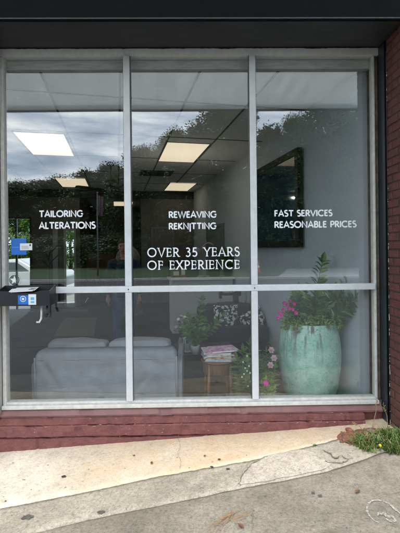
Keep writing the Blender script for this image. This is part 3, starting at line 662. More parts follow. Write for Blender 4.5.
# plant in a pot on the counter (right end)
def potted(name, loc, label, r, h, pm, n, H, lm, seed, L=.12, W=.045, rz=0, cat='potted plant'):
    o = empty(name, loc, label, cat, rz=rz); rnd = random.Random(seed)
    g = MB(); g.lathe([(0,0),(r*.75,0),(r,h*.9),(r*1.06,h*.9),(r*1.06,h),(r*.92,h),(r*.88,h*.85),(0,h*.85)], seg=24); g.build('pot', pm, o, smooth=True, bevel=0)
    st, lf = MB(), MB()
    for k in range(n):
        q = rnd.uniform(0, 2*PI); s = rnd.uniform(.25,1)
        zz_stem(st, lf, (r*.4*math.cos(q), r*.4*math.sin(q), h*.8), (s*H*.42*math.cos(q), s*H*.42*math.sin(q), h+H*rnd.uniform(.55,1)), (.1*math.cos(q),.1*math.sin(q),0), 9, L, W, rnd)
    st.build('stem', stem_m, o, smooth=True); lf.build('foliage', lm, o); return o
potted('potted_plant', on_counter(.93,-.02), 'small dark potted plant at the right end of the white counter', .08, .13, black_m, 6, .35, zz_m, 4)

# person standing in the shop
def make_person(px, py, Y):
    p = at(px, py, Y); T = at(px, py, Y)
    o = empty('person', (p.x, p.y, FLOOR+.001), 'person in long sleeved navy shirt and blue jeans standing behind the window', 'person', rz=.06)
    b = MB()                              # one body, remeshed to a single skin
    b.tube([(0,.02,.86),(0,.015,.98),(0,.01,1.10),(0,.005,1.25),(0,.01,1.37),(0,.015,1.45),(0,.015,1.49)], [(.145,.10),(.155,.105),(.14,.10),(.155,.108),(.16,.10),(.115,.075),(.06,.055)], 20)
    b.tube([(0,.015,1.44),(0,.0,1.53),(0,-.005,1.60)], [(.062,.058),(.053,.052),(.05,.055)], 16)
    for s in (-1,1):
        b.tube([(s*.085,.02,.93),(s*.095,.01,.75),(s*.10,-.005,.50),(s*.102,.012,.32),(s*.105,.03,.09)], [.098,.085,.056,.055,.036], 16)
        b.tube([(s*.105,.05,.045),(s*.11,-.03,.045),(s*.122,-.16,.028)], [(.036,.035),(.042,.038),(.036,.022)], 14)
        b.tube([(s*.125,.015,1.425),(s*.185,.015,1.40),(s*.225,.02,1.28),(s*.248,.03,1.12),(s*.25,.0,1.0),(s*.246,-.03,.88)], [.055,.056,.046,.038,.034,.026], 14)
        b.tube([(s*.246,-.03,.885),(s*.245,-.042,.83),(s*.24,-.05,.785)], [(.025,.018),(.020,.040),(.017,.038)], 12)   # palm, thumb side forward
        for k, (ln, yy) in enumerate(((.068,-.082),(.078,-.060),(.074,-.038),(.058,-.018))):
            x = s*.239; b.tube([(x,yy+.003,.79),(x-s*.004,yy-.004,.79-ln*.45),(x-s*.014,yy-.002,.79-ln*.75),(x-s*.026,yy+.003,.79-ln*.95)], [.0098,.0092,.0085,.007], 8)
        b.tube([(s*.245,-.066,.845),(s*.236,-.092,.81),(s*.224,-.104,.775),(s*.216,-.104,.755)], [.013,.011,.0098,.008], 8)
    b.ell((0,-.012,1.665), (.076,.096,.112), 24, 18); b.ell((0,-.045,1.605), (.055,.055,.055), 16, 12); b.ell((0,-.075,1.572), (.026,.022,.02), 12, 8)
    b.tube([(0,-.100,1.668),(0,-.116,1.638),(0,-.122,1.625)], [.009,.012,.013], 8); b.ell((-.012,-.108,1.623),(.009,.009,.007),8,6); b.ell((.012,-.108,1.623),(.009,.009,.007),8,6)
    b.tube([(-.045,-.092,1.690),(-.02,-.102,1.693),(.02,-.102,1.693),(.045,-.092,1.690)], .009, 8)
    for s in (-1,1):
        b.ell((s*.052,-.072,1.638), (.022,.022,.018), 10, 8); b.ell((s*.079,.005,1.655), (.010,.02,.033), 10, 8)
    body = b.build('body', skin_m, o); remesh(body, .0055, 3)
    for s in (-1,1): g = MB(); g.ell((s*.031,-.097,1.672), (.013,.008,.0075), 12, 8); g.build('eye', eye_m, o, smooth=True)
    g = MB(); g.tube([(-.026,-.099,1.594),(-.012,-.1045,1.598),(0,-.105,1.5965),(.012,-.1045,1.598),(.026,-.099,1.594)], [(.002,.002),(.006,.005),(.0065,.005),(.006,.005),(.002,.002)], 8); g.build('mouth', lip_m, o, smooth=True)
    g = MB(); g.ell((0,.012,1.70), (.087,.100,.098), 24, 14)
    for k in range(70):
        q = random.uniform(0,2*PI); e = random.uniform(.25,1.2); v = Vector((math.cos(q)*math.cos(e)*.082, .012+math.sin(q)*math.cos(e)*.096, 1.70+math.sin(e)*.092)); 
        if v.y < -.05 and v.z < 1.735: continue
        g.ell(v, (.024,.024,.02), 8, 6)
    for s in (-1,1): g.ell((s*.076,.02,1.655),(.016,.045,.05),10,8)
    g.ell((0,.065,1.63),(.068,.045,.06),14,10)
    for k in range(6): g.ell((-.05+k*.02,-.088+.008*abs(k-2.5),1.742-.006*(k%3)),(.016,.014,.022),8,6)
    h = g.build('hair', hair_m, o)
    bm = bmesh.new(); bm.from_mesh(h.data); bm.to_mesh(h.data); bm.free(); remesh(h, .007, 3)
    g = MB()                              # polo shirt
    g.tube([(0,.02,.87),(0,.016,.98),(0,.01,1.10),(0,.005,1.25),(0,.01,1.37),(0,.015,1.445),(0,.015,1.475)], [(.172,.125),(.172,.122),(.155,.114),(.168,.122),(.172,.113),(.128,.09),(.074,.07)], 24)
    for s in (-1,1): g.tube([(s*.11,.015,1.42),(s*.185,.015,1.395),(s*.226,.02,1.28),(s*.248,.03,1.12),(s*.25,.0,1.0),(s*.247,-.026,.90)], [.067,.072,.062,.052,.045,.039], 16)
    sh = g.build('shirt', polo_m, o); remesh(sh, .008, 4)
    g = MB(); g.tube([(0,.022,1.455),(0,.012,1.50)], [(.073,.07),(.062,.062)], 20, cap=False); g.tube([(0,-.062,1.47),(.0,-.095,1.40),(0,-.112,1.33)], [(.014,.004)]*3, 8); g.build('collar', polo_m, o, smooth=True)
    g = MB(); g.tube([(0,.02,1.0),(0,.022,.90),(0,.022,.82)], [(.165,.118),(.168,.122),(.13,.11)], 24)
    for s in (-1,1): g.tube([(s*.085,.02,.92),(s*.097,.012,.75),(s*.102,-.002,.50),(s*.104,.012,.32),(s*.107,.028,.07)], [.103,.096,.074,.070,.066], 18)
    jn = g.build('jeans', jean_m, o); remesh(jn, .009, 4)
    g = MB()
    for s in (-1,1): g = MB(); g.tube([(s*.105,.075,.04),(s*.108,.03,.05),(s*.112,-.05,.05),(s*.122,-.185,.028)], [(.042,.036),(.046,.046),(.048,.042),(.038,.024)], 14); g.build('shoe', shoe_m, o, smooth=True)
    g = MB(); g.tube([(.246+.03*math.cos(t*PI/8),-.028+.026*math.sin(t*PI/8),.895) for t in range(17)], .005, 6); g.build('bracelet', mat('silver', (.6,.6,.6), .3, .1, 9, 0, metal=1), o, smooth=True)
make_person(124, 300, 2.7)
# dress form with a pale dress, behind the person
p = at(128.5, 300, 4.6)
o = empty('dress_form', (p.x, p.y, FLOOR), 'dress form in a pale lace dress standing behind the person', 'dress form')
lace = mat('pale_lace', (.20,.195,.18), .9, .35, 25, .8, 60)
g = MB(); g.lathe([(.28,.25),(.27,.32),(.20,.75),(.155,1.02),(.21,1.2),(.25,1.35),(.26,1.45),(.22,1.55),(.15,1.64),(.08,1.70),(.03,1.72),(0,1.725)], seg=36)
for i, v in enumerate(g.v):
    x, y, z = v; r = 1 + (.10*math.sin(math.atan2(y,x)*11)*max(0,1-z/1.2)) + .04*mnoise.noise(Vector((x*9,y*9,z*9))); g.v[i] = (x*r, y*r*.75, z)
g.build('dress', lace, o, smooth=True)
g = MB(); g.tube([(0,0,.02),(0,0,.35)], .018, 10)
for k in range(3): q = 2*PI*k/3+.3; g.tube([(0,0,.10),(.22*math.cos(q),.22*math.sin(q),.012)], .014, 8)
g.build('stand', darkwood, o, smooth=True)

# rug of slate blue, beige and grey patches
rug = empty('patchwork_rug', onz(58, 328, FLOOR), 'patchwork rug of slate blue, beige and grey rectangles on the floor', 'rug', rz=TH)
inv = Matrix.Rotation(-TH, 3, 'Z')
def rugpt(px, py): v = inv @ (onz(px, py, FLOOR) - rug.location); return v.x, v.y
g = MB(); a = rugpt(3,345); b2 = rugpt(110,303); ex0, ey0, ex1, ey1 = a[0]-.3, a[1]-.3, b2[0]+.25, b2[1]+.25
g.box(ex0,ex1,ey0,ey1,.0,.006); g.build('backing', mat('rug_grey', (.04,.04,.042), .95, .2, 30, .5, 300), rug)
cols = [mat('rug_slate_blue', (.045,.065,.10), .95, .2, 20, .5, 300), mat('rug_beige', (.17,.15,.11), .95, .2, 20, .5, 300), mat('rug_stone', (.11,.115,.11), .95, .2, 20, .5, 300)]
for qd, m_ in (([(66,318),(97,318),(94,336.5),(52,336.5)], cols[1]), ([(6,329),(58,329),(52,339),(4,339)], cols[0]), ([(34,309.5),(90,309.5),(88,313),(28,313)], cols[2])):
    g = MB(); g.slab([rugpt(*q_) for q_ in qd][::-1], .0065, .011); g.build('patch', m_, rug)
# grey sofa with its back to the window
sx0, sx1 = at(34,380,.3).x, at(177,380,.3).x; zt_ = at(105,351,.3).z
so = empty('sofa', ((sx0+sx1)/2, .3, FLOOR), 'grey fabric sofa with its back against the window', 'sofa')
w = sx1-sx0; hb = zt_-FLOOR
def soft(g, x0, x1, y0, y1, z0, z1, e=.22, nu=48, nv=24):
    g.ell(((x0+x1)/2,(y0+y1)/2,(z0+z1)/2), ((x1-x0)/2,(y1-y0)/2,(z1-z0)/2), nu, nv, e); return g
def wrinkle(o, amp, sc, seed=0):
    for v in o.data.vertices:
        n = mnoise.noise_vector(v.co*sc + Vector((seed,0,0))); v.co += n*amp
g = MB()
nxx, nzz = 110, 50; vs = []
for j in range(nzz+1):                     # back panel: rounded slab, taut cloth
    for i in range(nxx+1):
        u = -1+2*i/nxx; t = j/nzz; 
        edge = min(1, (1-abs(u))/.06); top = min(1, (1-t)/.10)
        y = .03*(1-math.sqrt(max(0, 1-(1-edge)**2))) + .05*(1-math.sqrt(max(0,1-(1-top)**2)))
        cr = .011*mnoise.noise(Vector((u*3, t*4, 1))) + .005*max(0, mnoise.noise(Vector((u*2.2+t*2.5, u*.5-t*.6, 7))))*4*t*(1-t)
        for (a0,b0,a1,b1,wd_,am) in ((-.9,.86,-.62,.25,.05,.010),(.30,.12,.72,.78,.04,.009),(-.35,.55,.02,.30,.06,.007),(.55,.9,.92,.55,.05,.010),(-.75,.12,-.2,.2,.05,.006)):
            dx_, dz_ = a1-a0, b1-b0; q_ = max(0, min(1, ((u-a0)*dx_+(t-b0)*dz_)/(dx_*dx_+dz_*dz_))); dd = math.hypot(u-a0-q_*dx_, (t-b0-q_*dz_)*.5); cr += am*math.exp(-(dd/wd_)**2)*math.sin(PI*min(1,q_+.15)); cr -= .6*am*math.exp(-((dd-wd_*1.6)/wd_)**2)*math.sin(PI*min(1,q_+.15))
        x = u*w/2 - .02*(1-t)*0; z = .07 + (hb-.07)*t - (.05*max(0,(abs(u)-.93)/.07)**2 if t > .8 else 0)
        vs.append((x, y+cr, z))
n1 = len(vs); vs += [(x*.985, .20, z-.004) for x, y, z in vs[:]]
row = nxx+1
fs = [(j*row+i, j*row+i+1, (j+1)*row+i+1, (j+1)*row+i) for j in range(nzz) for i in range(nxx)]
fs += [(n1+j*row+i, n1+(j+1)*row+i, n1+(j+1)*row+i+1, n1+j*row+i+1) for j in range(nzz) for i in range(nxx)]
fs += [(nzz*row+i, nzz*row+i+1, n1+nzz*row+i+1, n1+nzz*row+i) for i in range(nxx)] + [(i+1, i, n1+i, n1+i+1) for i in range(nxx)]
fs += [(j*row, (j+1)*row, n1+(j+1)*row, n1+j*row) for j in range(nzz)] + [((j+1)*row+nxx, j*row+nxx, n1+j*row+nxx, n1+(j+1)*row+nxx) for j in range(nzz)]
g.add(vs, fs); back = g.build('backrest', sofa_m, so, smooth=True)
g = MB()
for s in (-1,1): g.tube([(s*(w/2-.004),.012,.09),(s*(w/2-.004),.012,hb*.9)], .009, 6)
g.tube([(-w/2+.03,.006,hb-.085),(-w/2*.3,.004,hb-.08),(w/2*.3,.004,hb-.082),(w/2-.03,.006,hb-.085)], .008, 6)
g.build('piping', sofa_m, back, smooth=True)
for s in (-1,1):
    g = soft(MB(), s*w/2-.01 if s>0 else s*w/2-.05, s*w/2+.05 if s>0 else s*w/2+.01, .05, .85, .08, hb*.80, .16, 48, 20); a = g.build('armrest', sofa_m, so, smooth=True); wrinkle(a, .006, 6)
for k, (a, b2, dz) in enumerate(((-w/2+.06,-.03,.0),(-.02,w/2-.08,.01))):
    g = soft(MB(), a, b2, .17, .40, .30, hb+.045+dz, .26, 56, 28); c = g.build('cushion', sofa_m, so, smooth=True); wrinkle(c, .022, 4.5, k*7)
for k, (a, b2) in enumerate(((-w/2+.05,-.01),(.0,w/2-.05))):
    g = soft(MB(), a, b2, .25, .86, .24, .42, .25, 48, 16); c = g.build('seat_cushion', sofa_m, so, smooth=True); wrinkle(c, .008, 5, k*3)
g = MB(); g.box(-w/2+.03,w/2-.03,.06,.84,.09,.25); g.build('base', sofa_m, so, bevel=.02)
for s in (-1,1):
    for y in (.09,.8): g = MB(); g.tube([(s*(w/2-.07),y,.085),(s*(w/2-.06),y,.0)], [.025,.018], 10); g.build('leg', darkwood, so, smooth=True)

# dark sofa facing the window, with patterned pillows
D0 = I(1.27, 5.45, FLOOR); so2 = empty('sofa', D0, 'charcoal sofa with black and white pillows, facing the window', 'sofa', rz=TH)
LW = .97
g = soft(MB(), 0, LW, 0, .72, .20, .44, .2); c = g.build('seat', char_m, so2, smooth=True)
g = soft(MB(), 0, LW, .58, .82, .22, .70, .25); c = g.build('backrest', char_m, so2, smooth=True)
g = soft(MB(), .02, .44, .42, .62, .40, .70, .5); c = g.build('cushion', char_m, so2, smooth=True); wrinkle(c,.015,5)
g = soft(MB(), .48, .94, .42, .62, .40, .72, .5); c = g.build('cushion', char_m, so2, smooth=True); wrinkle(c,.015,5,4)
g = soft(MB(), -.10, .02, .0, .80, .10, .52, .25); g.build('armrest', char_m, so2, smooth=True)
g = MB(); g.box(.02,LW-.02,.03,.78,.06,.21); g.build('base', char_m, so2, bevel=.01)
for x in (.05, LW-.05):
    for y in (.08,.74): g = MB(); g.tube([(x,y,.06),(x,y,0)], .02, 8); g.build('leg', darkwood, so2)
def pillow_material():
    m = bpy.data.materials.new('black_white_print'); m.use_nodes = True; nt = m.node_tree; b = nt.nodes['Principled BSDF']
    n = nz(nt, 6, 2, .5); tc = node(nt, 'ShaderNodeTexCoord'); v = mix(nt, .16, tc.outputs['Object'], n.outputs['Color'])
    vo = node(nt, 'ShaderNodeTexVoronoi', feature='F1'); vo.inputs['Scale'].default_value = 24; lk(nt, v, vo.inputs['Vector'])
    w = nz(nt, 16, 3, .6); ad = node(nt, 'ShaderNodeMath', operation='MULTIPLY_ADD'); ad.inputs[1].default_value = .7; lk(nt, w.outputs[0], ad.inputs[0]); lk(nt, vo.outputs['Distance'], ad.inputs[2])
    lk(nt, ramp(nt, ad.outputs[0], [(.80,(.74,.74,.71)),(.83,(.02,.02,.022))]), b.inputs['Base Color']); b.inputs['Roughness'].default_value = .9; return m
pm = pillow_material()
def pillow(px, py, Yp, w_, rot, lab):
    xp, z = iy(px, py, Yp); o = None; g = MB(); n = 20; vs = []
    for sgn in (-1,1):
        for j in range(n+1):
            for i in range(n+1):
                u, v = -1+2*i/n, -1+2*j/n; puff = ((1-u**4)*(1-v**4))**.6
                sh = 1-.06*(1-abs(u*v)); vs.append((u*w_/2*(1-.05*(1-v*v)), sgn*.075*puff+.004*sgn, v*w_/2*(1-.05*(1-u*u))))
    r_ = n+1; m_ = r_*r_
    fs = [(j*r_+i, j*r_+i+1, (j+1)*r_+i+1, (j+1)*r_+i) for j in range(n) for i in range(n)] + [(m_+j*r_+i, m_+(j+1)*r_+i, m_+(j+1)*r_+i+1, m_+j*r_+i+1) for j in range(n) for i in range(n)]
    for i in range(n):
        fs += [(i, m_+i, m_+i+1, i+1), (n*r_+i, n*r_+i+1, m_+n*r_+i+1, m_+n*r_+i), (i*r_, (i+1)*r_, m_+(i+1)*r_, m_+i*r_), (i*r_+n, m_+i*r_+n, m_+(i+1)*r_+n, (i+1)*r_+n)]
    g.add(vs, fs); o = g.build('pillow', pm, smooth=True, loc=I(xp, Yp, z)); o.rotation_euler = Euler((R(-14), R(rot), TH)); tag(o, lab, 'pillow', 'patterned sofa pillows')
pillow(226, 317.5, 5.78, .40, 3, 'black and white patterned pillow standing upright left of the right mullion')
pillow(254, 322, 5.74, .40, -24, 'tilted black and white patterned pillow partly behind the right mullion')
# vintage sewing machine on its table behind the dark sofa
xs, zs_ = iy(229, 304.5, 6.65)
sm_t = empty('sewing_table', I(xs, 6.70, FLOOR), 'dark wooden sewing table behind the charcoal sofa', 'table', rz=TH); h = zs_-FLOOR
g = MB(); g.box(-.36,.36,-.2,.2,h-.03,h); g.build('table_top', darkwood, sm_t, bevel=.004)
for x in (-.31,.31):
    for y in (-.16,.16): g = MB(); g.box(x-.02,x+.02,y-.02,y+.02,0,h-.031); g.build('leg', darkwood, sm_t)
sm_ = empty('sewing_machine', I(xs, 6.66, zs_+.001), 'black vintage sewing machine on the table behind the sofa', 'sewing machine', rz=TH)
g = MB(); g.box(-.2,.2,-.09,.09,0,.035); g.build('bed', black_m, sm_, bevel=.006)
g = MB(); g.tube([(.15,0,.03),(.15,0,.10),(.145,0,.2)], [(.045,.045),(.03,.03),(.036,.036)], 14); g.tube([(.16,0,.205),(.06,0,.185),(-.08,0,.185),(-.16,0,.205)], [(.04,.04),(.026,.026),(.026,.026),(.034,.034)], 14); g.tube([(-.155,0,.27),(-.155,0,.20),(-.155,0,.11)], [(.022,.024),(.03,.03),(.026,.026)], 14); g.build('arm', black_m, sm_, smooth=True)
g = MB(); g.tube([(.185,0,.205),(.215,0,.205)], .065, 24); g.build('hand_wheel', black_m, sm_, smooth=False, bevel=.006)
g = MB(); g.tube([(-.155,-.0,.11),(-.155,0,.038)], .005, 8); g.build('needle_bar', mat('silver', (.6,.6,.6), .3, .1, 9, 0, metal=1), sm_)
g = MB(); g.tube([(.10,0,.20),(.10,0,.27)], .004, 6); g.lathe([(0,0),(.016,0),(.012,.02),(.012,.04),(.016,.055),(0,.055)], (.10,0,.215), 12); g.build('thread_spool', white_m, sm_, smooth=True)

# low dark coffee table with lantern and pots
tz = .40; p = at(199, 352, 1.2)
zt_ = FLOOR + tz
ctb = empty('coffee_table', (p.x+.06, 1.28, FLOOR), 'low dark coffee table holding the white lantern and plant pot', 'table', rz=TH*.5)
g = MB(); g.box(-.36,.36,-.26,.26,tz-.03,tz); g.build('table_top', darkwood, ctb, bevel=.005)
for x in (-.31,.31):
    for y in (-.21,.21): g = MB(); g.box(x-.02,x+.02,y-.02,y+.02,0,tz-.031); g.build('leg', darkwood, ctb, bevel=.003)
q = onz(187.5, 351.5, zt_); ln = empty('lantern', (q.x, q.y, zt_+.001), 'small white lantern on the dark coffee table beside the plant', 'lantern', rz=.3)
g = MB()
for x in (-.033,.033):
    for y in (-.033,.033): g.box(x-.006,x+.006,y-.006,y+.006,.012,.15)
g.box(-.044,.044,-.044,.044,0,.012); g.box(-.044,.044,-.044,.044,.15,.16); g.build('frame', white_m, ln, bevel=.002)
g = MB(); g.lathe([(.05,.161),(.018,.20),(.018,.215),(.0,.225)], seg=4); g.build('roof', white_m, ln)
g = MB(); g.lathe([(0,.013),(.018,.013),(.018,.09),(0,.092)], seg=14); g.build('candle', white_m, ln, smooth=True)
g = MB(); g.tube([(.024*math.cos(t*PI/8),0,.235+.024*math.sin(t*PI/8)) for t in range(17)], .0035, 6); g.build('ring', white_m, ln)
q = onz(195, 354, zt_); pot = empty('potted_plant', (q.x, q.y, zt_+.001), 'tall dark zz plant in a small white pot beside the lantern', 'potted plant')
g = MB(); g.lathe([(0,0),(.042,0),(.056,.095),(.058,.10),(.050,.10),(.047,.085),(0,.085)], seg=24); g.build('pot', white_m, pot, smooth=True)
st, lf, rnd = MB(), MB(), random.Random(5)
for bx, tp, bd in (((0,0,.08),(.04,0,.62),(.05,0,0)),((.01,.0,.08),(.22,-.02,.44),(.10,0,0)),((-.01,0,.08),(-.03,.02,.42),(-.04,0,0)),((0,.01,.08),(.08,.06,.36),(.03,0,0)),((0,-.01,.08),(-.09,-.03,.30),(-.03,0,0)),((.01,.01,.08),(.05,-.05,.28),(.04,0,0))):
    zz_stem(st, lf, bx, tp, bd, 9, .078, .050, rnd)
st.build('stem', stem_m, pot, smooth=True); lf.build('foliage', zz_m, pot)
q = onz(181, 350, zt_); fl = empty('flower_vase', (q.x, q.y+.12, zt_+.001), 'small vase of pale pink and white flowers left of the zz plant', 'flower vase')
g = MB(); g.lathe([(0,0),(.03,0),(.045,.05),(.03,.10),(.026,.125),(.02,.125),(.024,.09),(0,.02)], seg=20); g.build('vase', mat('grey_glaze', (.25,.26,.26), .3, .1, 9, 0), fl, smooth=True)
st, lf, f1, f2 = MB(), MB(), MB(), MB()
for k in range(26):
    a = rnd.uniform(0,2*PI); r = rnd.uniform(.02,.13); t = Vector((r*math.cos(a)+.02, r*math.sin(a)*.7, .12+rnd.uniform(.10,.27))); st.tube([(0,0,.1),(t.x*.4,t.y*.4,.1+t.z*.4),t], .0025, 5)
    for j in range(4): lf.leaf(Vector((0,0,.1)).lerp(t, rnd.uniform(.4,.95)), (rnd.uniform(-1,1),rnd.uniform(-1,.4),rnd.uniform(-.2,.6)), (0,0,1), .06, .02)
    (f1 if k % 3 else f2).petal(t, (rnd.uniform(-.5,.5),-.8,.6), .022, .018, 6)
st.build('stem', stem_m, fl); lf.build('foliage', mid_m, fl); f1.build('pink_flowers', pink_m, fl); f2.build('white_flowers', wht_m, fl)

# brown wooden side table with magazines
q = at(218, 365, .45); tzt = at(218, 362, .32).z - FLOOR
sd = empty('side_table', (q.x, .45, FLOOR), 'small brown wooden side table carrying the magazines', 'table')
g = MB(); g.lathe([(0,tzt-.025),(.165,tzt-.025),(.175,tzt-.012),(.165,tzt),(0,tzt)], seg=36); g.build('table_top', wood_m, sd, smooth=False)
g = MB(); g.lathe([(.15,tzt-.13),(.155,tzt-.028),(.135,tzt-.028),(.13,tzt-.13),(.15,tzt-.13)], seg=36); g.build('apron', wood_m, sd, smooth=False)
for k in range(4):
    a = PI/4+k*PI/2+.1; x, y = .15*math.cos(a), .15*math.sin(a); g = MB(); g.tube([(x,y,tzt-.03),(x*1.08,y*1.08,tzt*.45),(x*1.16,y*1.16,0)], [.017,.015,.012], 8); g.build('leg', wood_m, sd, smooth=True)
def cover_mat(i, c1, c2, c3):
    m = bpy.data.materials.new('magazine_cover_%d' % i); m.use_nodes = True; nt = m.node_tree; b = nt.nodes['Principled BSDF']
    n = nz(nt, 14+i, 2, .5); c = ramp(nt, n.outputs[0], [(.35,c1),(.5,c2),(.62,c3)]); lk(nt, c, b.inputs['Base Color']); b.inputs['Roughness'].default_value = .3; return m
covers = [('white magazine at the bottom of the pile', (.7,.7,.7),(.5,.55,.6),(.75,.73,.7)), ('teal covered magazine low in the pile', (.03,.22,.30),(.1,.4,.45),(.7,.7,.7)), ('orange spined magazine in the middle of the pile', (.55,.2,.05),(.7,.6,.4),(.7,.7,.7)),
          ('blue and white magazine in the upper pile', (.08,.2,.5),(.7,.72,.75),(.4,.5,.65)), ('cream magazine skewed left in the pile', (.7,.62,.5),(.75,.72,.68),(.6,.3,.2)), ('grey and teal magazine near the top of the pile', (.35,.4,.42),(.1,.35,.4),(.7,.7,.7)),
          ('pale magazine with pink pictures at top left', (.75,.72,.72),(.7,.25,.4),(.75,.75,.75)), ('pink covered magazine lying on top at the right', (.75,.22,.48),(.75,.45,.6),(.8,.75,.75))]
zz = tzt+.001
for i, (lab, c1, c2, c3) in enumerate(covers):
    t = .010+.004*(i%3); o = empty('magazine', (q.x+random.uniform(-.02,.02)+(.04 if i == 7 else (-.04 if i == 6 else 0)), .45+random.uniform(-.02,.02)-.01*i*.5, FLOOR+zz), lab + ' on the side table', 'magazine', 'magazines piled on the side table', random.uniform(-.25,.25))
    o.rotation_euler.x = R(0)
    g = MB(); g.box(-.135,.135,-.105,.105,.0008,t-.0008); g.build('pages', paper_m, o)
    cm = cover_mat(i, c1, c2, c3); g = MB(); g.box(-.137,.137,-.107,.107,t-.0007,t); g.box(-.137,.137,-.107,.107,0,.0007); (g.box(-.1375,-.1352,-.107,.107,.0,t) if i % 2 else g.box(-.137,.137,-.1078,-.1055,.0,t)); g.build('cover', cm, o)
    zz += t+.0006
# an open magazine leaning on the pile, face to the window
o = empty('magazine', (q.x+.03, .45-.11, FLOOR+tzt+.001), 'open magazine with pink and teal pictures leaning against the front of the pile', 'magazine', 'magazines piled on the side table'); o.rotation_euler = (R(-58),0,.06)
g = MB(); g.box(-.15,.15,-.005,.0,0,.10); g.build('pages', paper_m, o); g = MB(); g.box(-.15,.15,-.0062,-.0055,0,.10); g.build('cover', cover_mat(30,(.75,.3,.5),(.78,.76,.76),(.25,.5,.55)), o)

# turquoise glazed urn with its planting
PY = .46; pc = at(309.3, 365, PY); pr = (at(340.2,365,PY).x - at(278.6,365,PY).x)/2*.985; pz = at(309,324.5,PY-.2).z - FLOOR
def glaze():
    m = bpy.data.materials.new('turquoise_glaze'); m.use_nodes = True; nt = m.node_tree; b = nt.nodes['Principled BSDF']
    n = nz(nt, 7, 6, .7); c = ramp(nt, n.outputs[0], [(.3,(.22,.48,.38)),(.5,(.40,.71,.57)),(.66,(.60,.82,.70))])
    sp = nz(nt, 60, 5, .75); c = mix(nt, ramp(nt, sp.outputs[0], [(.48,(0,)*3),(.70,(.45,)*3)]), c, (.60,.75,.64))
    sp2 = nz(nt, 44, 4, .7); c = mix(nt, ramp(nt, sp2.outputs[0], [(.34,(.5,)*3),(.46,(0,)*3)]), c, (.10,.25,.20))
    dr = nz(nt, 16, 5, .65, stretch=(1,1,.10)); tc = node(nt, 'ShaderNodeTexCoord'); sx = node(nt, 'ShaderNodeSeparateXYZ'); lk(nt, tc.outputs['Object'], sx.inputs[0])
    mr = node(nt, 'ShaderNodeMapRange'); mr.inputs[1].default_value = .45; mr.inputs[2].default_value = .82; lk(nt, sx.outputs[2], mr.inputs[0])
    mu = node(nt, 'ShaderNodeMath', operation='MULTIPLY'); lk(nt, mr.outputs[0], mu.inputs[0]); lk(nt, ramp(nt, dr.outputs[0], [(.50,(0,)*3),(.60,(.9,)*3)]), mu.inputs[1])
    c = mix(nt, mu.outputs[0], c, (.15,.12,.085)); lk(nt, c, b.inputs['Base Color']); b.inputs['Roughness'].default_value = .28; b.inputs['Coat Weight'].default_value = .3
    bn = nz(nt, 55, 4, .7); bp = node(nt, 'ShaderNodeBump'); bp.inputs['Strength'].default_value = .6; bp.inputs['Distance'].default_value = .01; lk(nt, bn.outputs[0], bp.inputs['Height']); lk(nt, bp.outputs[0], b.inputs['Normal'])
    return m
urn = empty('glazed_urn', (pc.x, PY, FLOOR), 'large turquoise glazed urn on the shop floor at the right', 'urn')
H = pz; prof = [(0,0),(.64,0),(.68,.012),(.79,.12),(.90,.28),(.975,.45),(1.0,.58),(.995,.68),(.965,.80),(.92,.90),(.885,.965),(.885,.985),(.87,1.0),(.81,1.0),(.80,.97),(.84,.85)]
g = MB(); g.lathe([(a*pr, b_*H) for a, b_ in prof], seg=64); g.build('body', glaze(), urn, smooth=True, sub=1)
g = MB(); g.lathe([(.0,H*.90),(pr*.3,H*.91),(pr*.82,H*.885)], seg=32); g.build('soil', soil_m, urn, smooth=True)
top = Vector((pc.x, PY, FLOOR+H*.9))
zzp = empty('zz_plant', top, 'tall dark glossy zz plant rising from the turquoise urn', 'plant'); st, lf, rnd = MB(), MB(), random.Random(11)
def rel(px, py, Y): return at(px, py, Y) - top
for bx, tpx, bd in (((.0,.05,0),(322,263,PY+.02),(.0,0,0)),((.03,.08,0),(366,288,PY-.12),(.03,0,.10)),((.05,.0,0),(353,284,PY-.05),(.02,0,.09)),((-.02,.1,0),(300,293,PY+.12),(0,0,0)),((.02,.1,0),(333,290,PY+.1),(0,0,0)),((.04,.12,0),(345,300,PY-.02),(0,0,.04)),((.06,-.05,0),(362,303,PY-.2),(.02,0,.12)),((.05,-.06,0),(352,310,PY-.24),(.03,0,.11)),((.0,-.08,0),(318,300,PY-.2),(0,0,.03)),((-.03,-.05,0),(298,303,PY-.18),(-.02,0,.05))):
    zz_stem(st, lf, bx, rel(*tpx), bd, 13, .125, .066, rnd, .3)
st.build('stem', stem_m, zzp, smooth=True); lf.build('foliage', zz_m, zzp)
gp_ = empty('grey_leaved_plant', top+Vector((.02,-.05,0)), 'plant with long narrow grey green fronds in the turquoise urn', 'plant'); st, lf = MB(), MB()
for k in range(13):
    a = rnd.uniform(-PI*1.05,PI*.05) if k % 3 else rnd.uniform(0,PI); r = rnd.uniform(.10,.42); hh_ = rnd.uniform(.12,.36)*(1.25-r); tp = Vector((r*math.cos(a)*.95+.03, r*math.sin(a)*.42-.03, hh_+.03)); mid = Vector((tp.x*.5, tp.y*.5, hh_*.95+.06)); st.tube([(tp.x*.1,tp.y*.1,0),mid*.55+Vector((0,0,.02)),mid,tp], .003, 5)
    for j in range(15):
        t = .3+.7*j/14; pnt = Vector((0,0,0)).lerp(mid, t*2) if t < .5 else mid.lerp(tp, t*2-1); dr_ = (tp-mid).normalized()
        s = 1 if j % 2 else -1; sd_ = dr_.cross(Vector((rnd.uniform(-.4,.4),-1,.3))).normalized()*s
        lf.leaf(pnt, dr_*rnd.uniform(.4,.9)+sd_*.8+Vector((0,-.15,rnd.uniform(-.3,.15))), (rnd.uniform(-.4,.4),-1,.5), rnd.uniform(.06,.115), .017, .1, .15)
st.build('stem', stem_m, gp_); lf.build('foliage', leaf_mat('grey_green_leaf', (.16,.27,.08), (.38,.52,.22), 8, .5), gp_)
